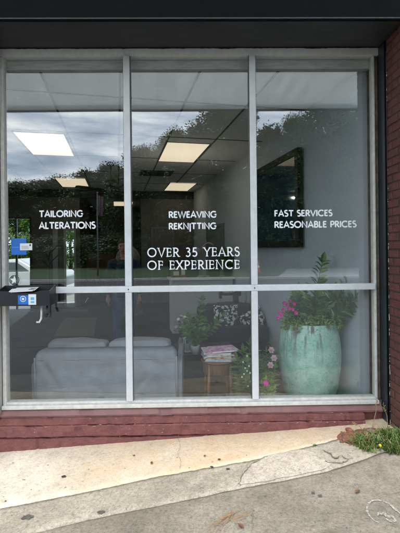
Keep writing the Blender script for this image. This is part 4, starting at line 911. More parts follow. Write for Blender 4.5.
fp = empty('flowering_plant', top+Vector((-.10,-.12,0)), 'low bushy plant with magenta flowers spilling over the urn rim', 'plant'); st, lf, fw = MB(), MB(), MB()
for k in range(110):
    a = rnd.uniform(PI*.85, PI*2.15); r = rnd.uniform(.05,.24); tp = Vector((r*math.cos(a)*1.2+.09, r*math.sin(a)*.55, rnd.uniform(.04,.20)*(1.15-r*2))); st.tube([(tp.x*.3+.05,tp.y*.3+.05,-.02),(tp.x*.8,tp.y*.7,tp.z+.02),tp], .0022, 5)
    for j in range(7): lf.leaf(tp+Vector((rnd.uniform(-.03,.03),rnd.uniform(-.02,.02),rnd.uniform(-.03,.02))), (rnd.uniform(-1,1),rnd.uniform(-1,.2),rnd.uniform(-.4,.7)), (0,0,1), rnd.uniform(.03,.06), .022)
base = fp.location
for px, py in ((280,313.5),(281.5,315),(290,301),(289,308.5),(292.5,309.5),(287,305),(284,303),(294,304),(278,318),(283,310),(296,313)):
    pnt = at(px, py, PY-.26) - base; st.tube([(.02,.05,0),pnt*.6+Vector((0,0,.03)),pnt], .0022, 5); fw.petal(pnt, (0,-1,.25), .021, .022, 5, .15); fw.petal(pnt+Vector((0,-.004,0)), (.2,-1,.1), .017, .018, 5, .4)
for px, py in ((276,320),(283,308),(286,298)):
    pnt = at(px, py, PY-.24)-base; st.tube([(.04,.06,0),pnt*.5+Vector((0,0,.02)),pnt], .002, 5)
    for j in range(7): lf.leaf(pnt*rnd.uniform(.6,1.02), (rnd.uniform(-1,1),-.4,rnd.uniform(-.4,.8)), (0,0,1), .035, .015)
st.build('stem', stem_m, fp); lf.build('foliage', lt_m, fp); fw.build('flowers', mag_m, fp)

# leafy floor plants left of the urn
def floor_plant(name, px, Y, label, stems, lm, flower=None, lsize=(.10,.035), pm_=None, pw=.075, ph=.14):
    p = at(px, 398, Y); o = empty(name, (p.x, Y, FLOOR), label, 'potted plant')
    g = MB(); g.lathe([(0,0),(pw*.75,0),(pw,ph),(pw*.9,ph),(pw*.86,ph*.85),(0,ph*.85)], seg=20); g.build('pot', pm_ or black_m, o, smooth=True)
    st, lf, fl_ = MB(), MB(), MB()
    for sx, sy, sY, n in stems:
        tp = at(sx, sy, sY) - o.location; zz_stem(st, lf, (tp.x*.15, 0, ph*.8), tp, (0,0,0), n, lsize[0], lsize[1], rnd, .35)
    st.build('stem', stem_m, o, smooth=True); lf.build('foliage', lm, o)
    if flower:
        fm, pts, s, k, nm = flower
        for fx, fy in pts:
            c = at(fx, fy, Y-.13) - o.location
            for r_ in range(k): fl_.petal(c + Vector((0,-.004*r_,0)), (random.uniform(-.3,.3),-1,.3+.2*r_), s*(1-.22*r_), s*.8, 6, .2+.35*r_)
        fl_.build(nm, fm, o)
floor_plant('potted_plant', 247, .34, 'leafy floor plant with tiny white flowers left of the right mullion', [(243,352,.32,8),(250,346,.34,9),(237,360,.30,8),(256,352,.36,8),(243,372,.24,7),(252,370,.26,7),(247,362,.28,8),(240,384,.22,6),(254,386,.24,6),(248,380,.2,6)], mid_m, (wht_m, [(245,368),(247,371),(244,374),(249,366),(246,380),(248,386),(243,362),(250,373),(242,377),(247,356)], .009, 1, 'white_flowers'))
floor_plant('fern', 263, .40, 'upright bright green fern between the right mullion and urn', [(272,343,.42,16),(266,352,.40,14),(260,356,.42,14),(276,356,.36,13),(262,366,.34,12),(268,372,.30,11)], mid_m, None, (.065,.016))
floor_plant('peony', 271, .22, 'pale pink and white peony blooms beside the turquoise urn', [(266,374,.22,5),(275,368,.2,5),(272,378,.18,5)], mid_m, (pink_m, [(271,350),(274,358),(270.5,365)], .034, 5, 'blooms'), (.06,.03))
floor_plant('potted_plant', 266, .15, 'small yellow green plant with one magenta flower near the glass', [(262,384,.13,6),(266,380,.14,6),(271,383,.13,6),(264,390,.1,5),(270,391,.1,5),(274,389,.12,5),(260,392,.12,5),(267,388,.08,5)], yg_m, (mag_m, [(265.5,383)], .030, 2, 'magenta_flower'), (.05,.026), pm_=wood_m, pw=.05, ph=.10)

# back-of-shop things in the dark
q0 = I(-1.0, 8.2, FLOOR); p = onz(49, 300, FLOOR)
rk = empty('clothes_rack', at(49,262,6.6), 'black clothes stand with slanting arms by the left rear window', 'clothes rack', rz=TH); rk.location.z = FLOOR
g = MB(); g.tube([(0,0,.02),(0,0,1.75)], .018, 8); g.build('pole', black_m, rk)
g = MB(); g.lathe([(0,0),(.22,0),(.22,.02),(.03,.04),(0,.04)], seg=24); g.build('base', black_m, rk)
for k, (a, z, l) in enumerate(((.2,1.62,.24),(2.6,1.55,.24),(.5,1.36,.26),(2.9,1.30,.24),(1.4,1.5,.2),(4.5,1.4,.2))):
    g = MB(); g.tube([(0,0,z-.12),(l*math.cos(a),l*math.sin(a)*.4,z+.12)], .011, 6); g.build('arm', black_m, rk)
for (xp, yp, w_, h_, lab, hs) in ((-.55, 13.2, .9, 1.5, 'dark brown wooden cabinet deep in the dark middle of the shop', 1),(.25, 13.6, .7, 1.15, 'lower dark wooden chest beside the tall cabinet', 2)):
    o = empty('cabinet', I(xp, yp, FLOOR), lab, 'cabinet', rz=TH)
    g = MB(); g.box(-w_/2,w_/2,-.2,.2,.05,h_); g.build('body', darkwood, o, bevel=.006)
    for s in (-1,1):
        g = MB(); g.box(min(s*.01,s*(w_/2-.03)),max(s*.01,s*(w_/2-.03)),-.218,-.201,.10,h_-.05); d_ = g.build('door', wood_m, o, bevel=.004)
        g = MB(); g.tube([(s*.05,-.24,h_*.55),(s*.05,-.24,h_*.65)], .008, 6); g.build('handle', black_m, d_)

# ================================================================== ON THE GLASS
def arcp(cx, cy, rx, ry, a0, a1, n=14): return [(cx+rx*math.cos(R(a0+(a1-a0)*i/n)), cy+ry*math.sin(R(a0+(a1-a0)*i/n))) for i in range(n+1)]
S_ = arcp(.25,.76,.21,.215,40,270,12)[0:] + arcp(.25,.27,.23,.25,90,-140,12)
G = {   # strokes on a unit cap height, and the advance width
 'A': ([[(0,0),(.37,1),(.74,0)],[(.13,.32),(.61,.32)]], .74), 'B': ([[(.07,0),(.07,1)],[(.07,.95)]+arcp(.26,.74,.22,.21,90,-90)+[(.07,.53)],[(.07,.53)]+arcp(.28,.29,.25,.24,90,-90)+[(.07,.05)]], .56),
 'C': ([arcp(.47,.5,.44,.46,48,312,22)], .80), 'E': ([[(.07,0),(.07,1)],[(.07,.94),(.47,.94)],[(.07,.52),(.43,.52)],[(.07,.06),(.49,.06)]], .50), 'F': ([[(.07,0),(.07,1)],[(.07,.94),(.45,.94)],[(.07,.52),(.42,.52)]], .47),
 'G': ([arcp(.47,.5,.44,.46,48,325,22)+[(.83,.22),(.83,.48)],[(.58,.48),(.86,.48)]], .90), 'I': ([[(.07,0),(.07,1)]], .14), 'K': ([[(.07,0),(.07,1)],[(.58,1),(.12,.52),(.62,0)]], .63), 'L': ([[(.07,1),(.07,.06),(.46,.06)]], .47),
 'N': ([[(.07,0),(.07,1),(.71,0),(.71,1)]], .78), 'O': ([arcp(.48,.5,.45,.46,0,360,30)], .96), 'P': ([[(.07,0),(.07,1)],[(.07,.95)]+arcp(.27,.70,.24,.25,90,-90)+[(.07,.45)]], .52), 'R': ([[(.07,0),(.07,1)],[(.07,.95)]+arcp(.27,.71,.23,.24,90,-90)+[(.07,.47)],[(.27,.47),(.60,0)]], .60),
 'S': ([S_], .50), 'T': ([[(.34,0),(.34,1)],[(0,.94),(.68,.94)]], .68), 'V': ([[(0,1),(.36,0),(.72,1)]], .72), 'W': ([[(0,1),(.28,0),(.55,1),(.82,0),(1.1,1)]], 1.1), 'X': ([[(.0,1),(.66,0)],[(.66,1),(0,0)]], .66), 'Y': ([[(0,1),(.34,.48),(.68,1)],[(.34,.48),(.34,0)]], .68),
 '3': ([arcp(.24,.75,.20,.20,140,-75,12)+[(.20,.54)],[(.20,.54)]+arcp(.24,.28,.24,.26,85,-145,14)], .52), '5': ([[(.46,.95),(.13,.95),(.09,.53)],arcp(.23,.30,.25,.27,130,-140,16)], .52), ' ': ([], .30)}
SERIF = {'A':[(0,0),(.74,0)],'E':[(.07,0),(.07,1)],'F':[(.07,0),(.07,1)],'I':[(.07,0),(.07,1)],'N':[(.07,0),(.07,1),(.71,1)],'P':[(.07,0),(.07,1)],'R':[(.07,0),(.07,1),(.62,0)],'V':[(0,1),(.72,1)],'X':[(0,0),(.66,0),(0,1),(.66,1)],'Y':[(0,1),(.68,1),(.34,0)]}
SERIFV = {'E':[(.47,.94,-.2),(.43,.52,-.1),(.43,.52,.1),(.49,.06,.2)],'F':[(.45,.94,-.2),(.42,.52,-.1),(.42,.52,.1)],'C':[(.76,.84,.18),(.76,.84,-.08)],'S':[(.41,.9,.1),(.41,.9,-.12),(.07,.11,-.1),(.07,.11,.12)]}
def stroke(mb, pts, w, O, ex, ez, yoff):
    n = len(pts); L = []; Rr = []
    closed = n > 3 and math.hypot(pts[0][0]-pts[-1][0], pts[0][1]-pts[-1][1]) < 1e-4
    for i in range(n):
        p = pts[i]; a = pts[i-1] if i else (pts[-2] if closed else None); b = pts[i+1] if i < n-1 else (pts[1] if closed else None)
        def nr(u, v): l = math.hypot(v[0]-u[0], v[1]-u[1]) or 1; return (-(v[1]-u[1])/l, (v[0]-u[0])/l)
        if a is None: m = nr(p, b); k = 1
        elif b is None: m = nr(a, p); k = 1
        else:
            n1, n2 = nr(a, p), nr(p, b); m = (n1[0]+n2[0], n1[1]+n2[1]); l = math.hypot(*m) or 1; m = (m[0]/l, m[1]/l); k = min(1/max(.25, m[0]*n1[0]+m[1]*n1[1]), 1.45)
        L.append((p[0]+m[0]*w/2*k, p[1]+m[1]*w/2*k)); Rr.append((p[0]-m[0]*w/2*k, p[1]-m[1]*w/2*k))
    T = lambda q: O + ex*q[0] + ez*q[1] + Vector((0, yoff, 0))
    vs = [T(q) for q in L] + [T(q) for q in Rr]; back = [v + Vector((0,.0012,0)) for v in vs]
    N = len(vs); fs = [(i, i+1, n+i+1, n+i) for i in range(n-1)] + [(i, n+i, n+i+1, i+1) for i in range(0)]
    mb.add(vs, fs)
def text_line(parent, txt, xl, xr, ytop, ybot, serif=False, drop=None):
    Y = -.0035; a = at(xl, ybot, Y); b = at(xr, ybot-(xr-xl)*.0, Y); t = at(xl, ytop, Y)
    h = (t-a).length; ex1 = (at(xr, ybot, Y)-a); ex1.z = 0; Wd = ex1.length; ex = ex1.normalized(); ez = Vector((0,0,1))
    gap = .14 if not serif else .24; tot = sum(G[c][1]+gap for c in txt)-gap; sx = Wd/(tot*h); mb = MB(); x = 0; w = .215 if not serif else .135
    a = a.copy(); k = 0
    for ci, c in enumerate(txt):
        st, adv = G[c]
        O = a + ex*(x*h*sx); E1 = ex*h*sx; E2 = ez*h
        for s in st:
            pts = [(p[0]*h*sx, p[1]*h) for p in s]
            if drop == ci: pts = [(p[0]+.02*h, p[1]-.42*h if p[1] < .5*h else p[1]-.05*h) for p in pts]
            ww = w*h
            if serif and len(s) == 2 and abs(s[0][1]-s[1][1]) < .01: ww *= .6
            stroke(mb, pts, ww, O, ex, ez, -.00012*(k % 7)); k += 1
        if serif:
            for u, v in SERIF.get(c, []):
                vv = .03 if v == 0 else .97; stroke(mb, [((u-.14)*h*sx, vv*h), ((u+.14)*h*sx, vv*h)], .07*h, O, ex, ez, -.00012*(k % 7)); k += 1
            for u, v, l in SERIFV.get(c, []):
                stroke(mb, [(u*h*sx, v*h), (u*h*sx, (v+l)*h)], .07*h, O, ex, ez, -.00012*(k % 7)); k += 1
        x += adv+gap
    o = mb.build('text_line', vinyl_m, parent); o.location = -parent.location; return o
def sign(label, px, py): return empty('window_lettering', at(px, py, -.0035), label, 'lettering', 'white lettering on the shop window')
s = sign('white vinyl words TAILORING ALTERATIONS on the left pane', 67, 229); text_line(s, 'TAILORING', 39.5, 83.2, 210.8, 217); text_line(s, 'ALTERATIONS', 39.5, 95.3, 222.4, 228.8)
s = sign('white vinyl words REWEAVING REKNITTING on the centre pane', 192, 229); text_line(s, 'REWEAVING', 169, 216.7, 211.6, 217.8); text_line(s, 'REKNITTING', 169, 216.5, 223.2, 229.3, drop=4)
s = sign('white serif words OVER 35 YEARS OF EXPERIENCE on the centre pane', 192, 270); text_line(s, 'OVER 35 YEARS', 147.7, 239.3, 248, 257, True); text_line(s, 'OF EXPERIENCE', 147.7, 239.3, 260.8, 269.8, True)
s = sign('white vinyl words FAST SERVICES REASONABLE PRICES on the right pane', 314, 228); text_line(s, 'FAST SERVICES', 274.6, 332, 210.4, 216.4); text_line(s, 'REASONABLE PRICES', 274.6, 356, 221.6, 227.8)

# blue notice and white card
def card(name, x0, y0, x1, y1, Y, th, m, label, cat, extra=None):
    a = at(x0, y1, Y); b = at(x1, y0, Y); c = (a+b)/2; o = empty(name, c, label, cat); g = MB(); hx, hz = (b.x-a.x)/2, (b.z-a.z)/2
    g.box(-hx,hx,-th/2,th/2,-hz,hz); g.build('sheet', m, o); return o, hx, hz
o, hx, hz = card('notice', 11.3, 238.3, 26.3, 254.8, -.004, .002, blue_m, 'bright blue notice stuck on the left window pane', 'notice')
g = MB(); g.box(-hx*.9,hx*.9,-.0016,-.0011,-hz*.12,-hz*.05); g.build('printed_line', mat('pale_blue_print', (.12,.32,.7), .5, .1, 9, 0), o)
o, hx, hz = card('card', 20.2, 243.3, 32.3, 250.3, -.0075, .002, paper_m, 'white card overlapping the blue notice on the glass', 'card')
g = MB()
for k in range(3): g.box(-hx*.75,hx*(.3+.1*k),-.0016,-.0011,hz*(.1-.35*k),hz*(.18-.35*k))
g.box(hx*.55,hx*.8,-.0016,-.0011,hz*.2,hz*.75); g.build('printed_line', mat('dark_print', (.05,.05,.08), .6, .1, 9, 0), o)
# black letter tray
MY = -.055
a = at(-2, 306, MY-.13); b = at(50.5, 290.5, MY-.13); c = (a+b)/2
bxw = (b.x-a.x)/2; bh = b.z-a.z
mbx = empty('letter_tray', (c.x, MY, a.z), 'black plastic letter tray fixed to the left end of the transom', 'letter tray')
g = MB(); t = .006; dp = .15; zb = bh+.035
n = 24; vs = []
for i in range(n+1):                       # front plate with a dipped middle
    u = -1+2*i/n; dip = .0 if abs(u) > .62 else -.018*(1 if abs(u) < .38 else (.62-abs(u))/.24); x = u*bxw
    vs += [(x,-dp,0),(x,-dp,bh+dip),(x,-dp+t,bh+dip),(x,-dp+t,0)]
fs = [(4*i+k, 4*i+(k+1)%4, 4*i+4+(k+1)%4, 4*i+4+k) for i in range(n) for k in range(4)] + [(0,1,2,3),(4*n+3,4*n+2,4*n+1,4*n)]
g.add(vs, fs); g.build('front_plate', black_m, mbx)
g = MB(); g.box(-bxw,bxw,-dp+t+.0005,-.0005,.0,t); g.box(-bxw,bxw,-t,0,t+.0005,zb)
for s_ in (-1,1):
    x = s_*(bxw-t/2); g.add([(x-t/2,-dp+t+.001,t),(x+t/2,-dp+t+.001,t),(x+t/2,-t-.001,t),(x-t/2,-t-.001,t),(x-t/2,-dp+t+.001,bh),(x+t/2,-dp+t+.001,bh),(x+t/2,-t-.001,zb),(x-t/2,-t-.001,zb)], [(0,3,2,1),(4,5,6,7),(0,1,5,4),(1,2,6,5),(2,3,7,6),(3,0,4,7)])
g.build('tray', black_m, mbx)
lx0 = at(17.6,300,MY-.16).x-c.x; lx1 = at(28,300,MY-.16).x-c.x; lx2 = at(35.8,300,MY-.16).x-c.x
g = MB(); g.box(lx0,lx1,-dp-.002,-dp-.0005,bh*.1,bh*.72); s1 = g.build('sticker', blue_m, mbx)
g = MB(); g.lathe([(0,.0),(.026,.0),(.026,.001),(0,.001)], seg=24); o = g.build('emblem', paper_m, s1); o.rotation_euler = (PI/2,0,0); o.location = ((lx0+lx1)/2,-dp-.0022,bh*.48)
g = MB(); g.lathe([(.012,.0),(.020,.0),(.020,.001),(.012,.001),(.012,0)], seg=24); o = g.build('emblem', blue_m, s1); o.rotation_euler = (PI/2,0,0); o.location = ((lx0+lx1)/2,-dp-.0036,bh*.48)
g = MB(); g.box(lx1+.001,lx2,-dp-.002,-dp-.0005,bh*.08,bh*.78); s2 = g.build('sticker', paper_m, mbx)
g = MB(); g.box(lx1+.02,lx2-.016,-dp-.0028,-dp-.0021,bh*.2,bh*.32); g.box(lx1+.02,lx2-.016,-dp-.0028,-dp-.0021,bh*.4,bh*.58); g.build('printed_line', mat('cyan_print', (.1,.45,.65), .5, .1, 9, 0), s2)
for k, (px, m) in enumerate(((41.5, frame_m), (47.5, black_m))):
    x = at(px, 312, MY-.05).x-c.x; g = MB(); g.tube([(x,-.05,.003),(x,-.05,-.09),(x,-.055,-.125),(x-.012,-.07,-.155),(x-.03,-.085,-.15)] if k == 0 else [(x,-.05,.003),(x,-.05,-.055),(x+.006,-.06,-.085),(x+.004,-.08,-.10),(x-.008,-.095,-.085)], .009 if k == 0 else .011, 8); g.build('hook', m, mbx, smooth=True)
o = empty('letter', (c.x-.03, MY-.075, a.z+bh+.004), 'white folded papers lying in the black letter tray', 'papers', rz=.1); o.rotation_euler = (R(10), R(-2), .12)
g = MB(); g.box(-.11,.09,-.055,.05,-.004,.0); g.build('sheet', paper_m, o); g = MB(); g.box(-.08,.11,-.04,.06,.0005,.003); o2 = g.build('sheet', paper_m, o); o2.rotation_euler.z = -.1
g = MB(); g.box(.05,.10,-.02,.0,.0032,.0036); g.box(.055,.10,.012,.03,.0032,.0036); g.build('printed_line', mat('dark_print', (.05,.05,.08), .6, .1, 9, 0), o2)

# ================================================================== SMALL THINGS ON THE PAVEMENT
def gpz(px, py, off=0): p = gp(px, py); return Vector((p.x, p.y, gz(p.x, p.y)+off))
# crumbled red brick hollow with weeds
b = MB(); c = gpz(367, 437); nr, k = 14, 64; vs = [(c.x,c.y,c.z+.02)]
for a in range(1, nr+1):
    for i in range(k):
        q = 2*PI*i/k; f = a/nr; r = f*(1+.22*mnoise.noise(Vector((math.cos(q)*1.5, math.sin(q)*1.5, 4)))+.10*mnoise.noise(Vector((math.cos(q)*5, math.sin(q)*5, 9)))); x, y = c.x+.25*r*math.cos(q), c.y+.135*r*math.sin(q)
        n_ = mnoise.noise(Vector((x*34,y*34,2)))*.014+mnoise.noise(Vector((x*90,y*90,5)))*.009; vs.append((x, y, gz(x,y)+.0035+(.018+n_)*(1-f**3)))
b.add(vs, [(0,1+i,1+(i+1)%k) for i in range(k)]+[(1+(a-1)*k+i,1+a*k+i,1+a*k+(i+1)%k,1+(a-1)*k+(i+1)%k) for a in range(1,nr) for i in range(k)])
rs_ = random.Random(8)
for i in range(90):
    q = rs_.uniform(0,2*PI); f = math.sqrt(rs_.random())*1.08; x, y = c.x+.24*f*math.cos(q), c.y+.13*f*math.sin(q); z = gz(x,y)+.004+.016*max(0,1-f**3); r = rs_.uniform(.004,.014); o0 = len(b.v)
    b.ell((0,0,0), (r*1.3,r,r*.7), 7, 5); rr = Matrix.Rotation(rs_.uniform(0,3), 3, 'Z')
    for j in range(o0, len(b.v)): w = Vector(b.v[j]); w = rr @ (w*(1+.5*mnoise.noise(w*70+Vector((i*3,0,0))))); b.v[j] = (w.x+x, w.y+y, w.z+z)
tag(b.build('soil', mat('crumbled_red_brick_soil', (.34,.15,.09), .95, .4, 30, 1.0, 60, col2=(.10,.055,.04)), smooth=True), kind='stuff', label='crumbled red brick and soil in the broken pavement corner', cat='soil')
# loose brick lumps
for i, (px, py, s, lab) in enumerate(((349,431,.022,'largest loose brick lump at the left edge of the weeds'),(357,441,.022,'broken red brick lump in front of the weeds'),(351,440,.022,'small red rubble piece beside the front brick lump'),(372,433,.028,'grey pink rubble piece half hidden in the weeds'),(362,446,.020,'smallest rubble piece at the front edge of the soil'))):
    p = gpz(px, py, .012); g = MB(); g.ell((0,0,0), (s*1.3,s,s*.6), 12, 8, .7)
    for j, v in enumerate(g.v): w = Vector(v)*(1+.35*mnoise.noise(Vector(v)*40+Vector((i*5,0,0)))); g.v[j] = tuple(w)
    o = g.build('rubble', mat('red_rubble', (.30,.11,.07), .95, .4, 22, .8, 60) if i != 3 else mat('grey_rubble', (.30,.22,.19), .95, .3, 22, .8, 60), loc=p, rz=i*1.1); tag(o, lab, 'rubble', 'rubble by the weeds')
# weeds
grass_m = leaf_mat('weed_blade', (.05,.105,.02), (.14,.23,.05), 14, .5); dry_m = leaf_mat('dry_blade', (.30,.24,.10), (.45,.38,.19), 14, .6)
g = MB(); g2 = MB(); rw = random.Random(21); wc = gp(388, 441)
for i in range(2600):
    q = rw.uniform(0, 2*PI); r = math.sqrt(rw.random()); x = wc.x+.02+.30*r*math.cos(q)*(1.0 if math.cos(q) < 0 else 1.6); y = wc.y+.155*r*math.sin(q) - .055
    if mnoise.noise(Vector((x*9, y*11, 0))) < -.10: continue
    if y > -.05: continue
    z = gz(x, y)+.004; Ln = rw.uniform(.04,.15)*(1.15-.5*r); a = rw.uniform(0,2*PI); le = rw.uniform(.25,1.1); w = rw.uniform(.0014,.004)
    d = Vector((math.cos(a)*le, math.sin(a)*le-.15, 1)).normalized(); sd_ = d.cross(Vector((0,0,1))).normalized()
    p0 = Vector((x,y,z)); p1 = p0+d*Ln*.5; p2 = p1+(d+Vector((d.x,d.y,-.35))*.6).normalized()*Ln*.35; p3 = p2+(d+Vector((d.x*1.2,d.y*1.2,-1.3))*.7).normalized()*Ln*.28
    (g2 if rw.random() < .2 else g).add([p0-sd_*w,p0+sd_*w,p1-sd_*w*.9,p1+sd_*w*.9,p2-sd_*w*.6,p2+sd_*w*.6,p3], [(0,1,3,2),(2,3,5,4),(4,5,6)])
for i in range(260):                      # broad little weed leaves
    q = rw.uniform(0,2*PI); r = math.sqrt(rw.random()); x = wc.x+.32*r*math.cos(q); y = wc.y-.02+.11*r*math.sin(q)
    if y > -.05: continue
    g.leaf((x,y,gz(x,y)+rw.uniform(.005,.05)), (rw.uniform(-1,1),rw.uniform(-1,1),rw.uniform(0,.7)), (0,0,1), rw.uniform(.02,.045), rw.uniform(.010,.018))
tag(g.build('grass', grass_m), 'clump of green weeds in the lower right pavement corner', 'weeds', kind='stuff')
tag(g2.build('dry_grass', dry_m), 'dry straw coloured blades among the green weeds', 'dry grass', kind='stuff')
for i, (px, py, tx, ty, lab) in enumerate(((372,428,377,398,'tall thin dry weed stalk leaning on the dark jamb'),(388,430,383,404,'second dry weed stalk in front of the brick pillar'),(364,432,352,423,'short leaning weed stalk at the left of the weeds'))):
    p = gpz(px, py); t = at(tx, ty, p.y) - p; o = empty('weed_stalk', p, lab, 'weed stalk', 'dry weed stalks'); g = MB(); g.tube([(0,0,0), t*.5+Vector((.012,0,.01)), t], [.003,.0024,.0016], 5); g.build('stem', mat('straw', (.32,.26,.12), .8, .2, 20, 0), o)
    g = MB()
    for j in range(9): g.leaf(t*(.7+.035*j), (random.uniform(-1,1),random.uniform(-.6,.2),.8), (0,-1,0), .022, .006)
    g.build('seed_head', dry_m, o)
p = gpz(380, 452); o = empty('dandelion', p, 'single small yellow flower in the weeds', 'flower'); g = MB(); g.tube([(0,0,0),(0,0,.05)], .002, 5); g.build('stem', stem_m, o); g = MB(); g.petal((0,0,.05), (0,-.6,1), .013, .007, 9); g.petal((0,0,.053), (0,-.6,1), .009, .006, 7, .5); g.build('petals', mat('yellow_petal', (.72,.48,.02), .6, .1, 20, 0), o)
# spray mark
def gstroke(name, px_pts, wid, m, label, cat):
    w = [gpz(*p) for p in px_pts]; g = MB(); L = []
    n = 110; pts = []; jag = wid < .0075 and label == 'jag'
    for i in range(n+1):
        t = i/n*(len(w)-1); k = min(int(t), len(w)-2); f = t-k
        a = w[max(k-1,0)]; b_ = w[k]; c_ = w[k+1]; d_ = w[min(k+2,len(w)-1)]
        pts.append(.5*((2*b_)+(c_-a)*f+(2*a-5*b_+4*c_-d_)*f*f+(3*b_-a-3*c_+d_)*f**3))
    vs = []
    for i, p in enumerate(pts):
        t_ = (pts[min(i+1,n)]-pts[max(i-1,0)]).normalized(); s_ = Vector((-t_.y, t_.x, 0)); wd = wid*(.8+.9*mnoise.noise(p*17)+.5*mnoise.noise(p*55)); 
        
        if jag: p = p + s_*(.010*mnoise.noise(p*26)+.006*mnoise.noise(p*70))
        for e in (1,-1): q_ = p + s_*e*max(.0008 if jag else .002, wd*(1+.4*e*mnoise.noise(p*40))); vs.append((q_.x, q_.y, gz(q_.x,q_.y)+.0045))
    g.add(vs, [(2*i,2*i+1,2*i+3,2*i+2) for i in range(n)]); return g
spray = mat('worn_white_spray', (.50,.47,.42), .85, .35, 45, .2, 100, col2=(.29,.265,.22))
_nt = spray.node_tree; _b = _nt.nodes['Principled BSDF']; lk(_nt, ramp(_nt, nz(_nt, 75, 5, .75).outputs[0], [(.40,(.12,)*3),(.56,(1,)*3)]), _b.inputs['Alpha'])
o = empty('spray_mark', gpz(383,511), 'white spray painted loop on the grey sidewalk at lower right', 'paint mark')
for pts, wd in (([(379,523),(373,520),(367.5,513),(367.5,506),(372,501.5),(380,501),(388,504),(394,509),(399,513),(404,516)], .007), ([(377,517),(379,513.5),(381,515),(384,514),(387,517),(392,517),(395,521),(390,522),(386,519)], .009)):
    q = gstroke('', pts, wd, spray, '', '').build('stroke', spray, o); q.location = -o.location
# gum and tar spots
tar_m = mat('black_tar', (.030,.027,.023), .85, .5, 40, .4)
for i, (px, py, rx, ry, lab) in enumerate(((64,477.5,.026,.011,'black oval gum spot in the middle of the cream apron'),(27,518,.058,.020,'largest dark tar stain on the grey band at lower left'),(101,513,.03,.012,'dark tar blotch beside the pavement joint at left'),(134,456.5,.014,.006,'small black gum spot on the orange stained apron'),(219,460.5,.016,.007,'round black gum spot right of centre on the apron'),(212,468,.02,.008,'elongated tar spot where the apron meets the grey band'),(228,470,.02,.007,'tar spot on the grey band right of the elongated one'),(13,464,.008,.005,'tiny black gum spot at far left of the apron'),(320,497,.020,.009,'dark gum spot on the sidewalk below the tan patch'),(313,494,.016,.008,'faint gum spot left of the pair on the sidewalk'),(5.5,502,.010,.005,'small black spot at the left image edge of the apron'))):
    p = gpz(px, py); g = MB(); k = 18; vs = [(0,0,.0030)]
    for j in range(k):
        q = 2*PI*j/k; r = .72+.45*mnoise.noise(Vector((math.cos(q)*2,math.sin(q)*2,i*3.3)))+.2*mnoise.noise(Vector((math.cos(q)*6,math.sin(q)*6,i*3.3))); vs.append((rx*r*math.cos(q), ry*1.6*r*math.sin(q), .0012))
    vs = [(x, y, z+GB*x+(.006 if py < 500 else .003)+.0035) for x, y, z in vs]
    g.add(vs, [(0,1+j,1+(j+1)%k) for j in range(k)]); o = g.build('gum_spot', tar_m if i not in (1,2,8,9) else mat('soaked_stain', (.10,.09,.075), .9, .6, 60, .2), loc=p, rz=0); tag(o, lab, 'gum spot', 'dark spots on the pavement')
# specks of grit and dirt scattered over the pavement
g = MB(); rk_ = random.Random(5)
for i in range(130):
    px, py = rk_.uniform(-10, 410), rk_.uniform(432, 545); p = gp(px, py)
    if p.y > -.12: continue
    r = rk_.choice((.0012,.0015,.002,.0026,.004)); k = 6; z = gz(p.x,p.y)+.003
    g.add([(p.x,p.y,z+.002)]+[(p.x+r*1.4*math.cos(2*PI*j/k)*rk_.uniform(.6,1.2), p.y+r*1.6*math.sin(2*PI*j/k)*rk_.uniform(.6,1.2), z) for j in range(k)], [(0,1+j,1+(j+1)%k) for j in range(k)])
tag(g.build('grit', mat('dirt_speck', (.16,.14,.11), .9, .7, 60, .3)), 'dark grit and dirt specks scattered over the pavement', 'grit', kind='stuff')
# leaf litter
def litter(px, py, L, rz, m, lab, grp=None):
    p = gpz(px, py, .010); g = MB(); g.leaf((-L/2,0,0), (1,.1,.05), (0,0,1), L, L*.5, .18, .08); o = g.build('fallen_leaf', m, loc=p, rz=rz); o.rotation_euler.y = -math.atan(GB)
    tag(o, lab, 'fallen leaf', 'leaves fallen on the pavement')
brown = mat('brown_leaf', (.16,.07,.03), .7, .4, 40, .1)
litter(315,446.5,.045,.1,mid_m,'single green fallen leaf on the tan pavement patch'); litter(241,527,.05,2.2,brown,'curled brown fallen leaf near the pine straw at bottom'); litter(358,493,.05,.4,brown,'dark fallen leaf above the white spray mark'); litter(205,457,.03,.9,brown,'tiny brown fallen leaf on the orange apron stain'); litter(152,464,.04,1.4,brown,'thin brown fallen leaf at the centre of the apron')
o = empty('pine_straw', gpz(227,522,.008), 'tuft of dry brown pine needles on the sidewalk at bottom centre', 'pine needles'); g = MB()
for k in range(22):
    a = rw.uniform(-.4,.4)+(PI if k % 3 == 0 else 0)+.5; L = rw.uniform(.05,.17); x0, y0 = rw.uniform(-.05,.05), rw.uniform(-.03,.03); g.tube([(x0,y0,.003+GB*x0),(x0+L*.5*math.cos(a),y0+L*.5*math.sin(a),.008+GB*(x0+L*.5*math.cos(a))),(x0+L*math.cos(a+.2),y0+L*math.sin(a+.2),.003+GB*(x0+L*math.cos(a)))], .0011, 4)
g.build('needles', mat('pine_needle', (.30,.15,.06), .8, .3, 30, 0), o)
# cracks in the concrete (thin dark grooves)
crk = mat('crack', (.14,.12,.095), .95, .5, 30, 0)
for pts, wd, lab in (([(178,438),(180,447),(178,455),(181,463),(179.5,470)], .0012, 'hairline crack crossing the apron under the centre pane'), ([(240,487),(241,479),(246,472),(250,466),(259,461),(268,457)], .0035, 'curved crack along the left edge of the tan patch'), ([(322,451),(330,455),(336,459),(341,456),(346,460),(352,459)], .007, 'wide broken crack beside the soil corner'), ([(251,512),(253,520),(252,530)], .0012, 'thin crack on the sidewalk near the pine straw'), ([(325,462),(338,464),(349,461)], .005, 'second broken crack in front of the brick lumps')):
    g = gstroke('', pts, wd*.7, crk, 'jag', ''); g.v = [(x, y, z+.0045) for x, y, z in g.v]; tag(g.build('crack', crk), lab, 'crack')

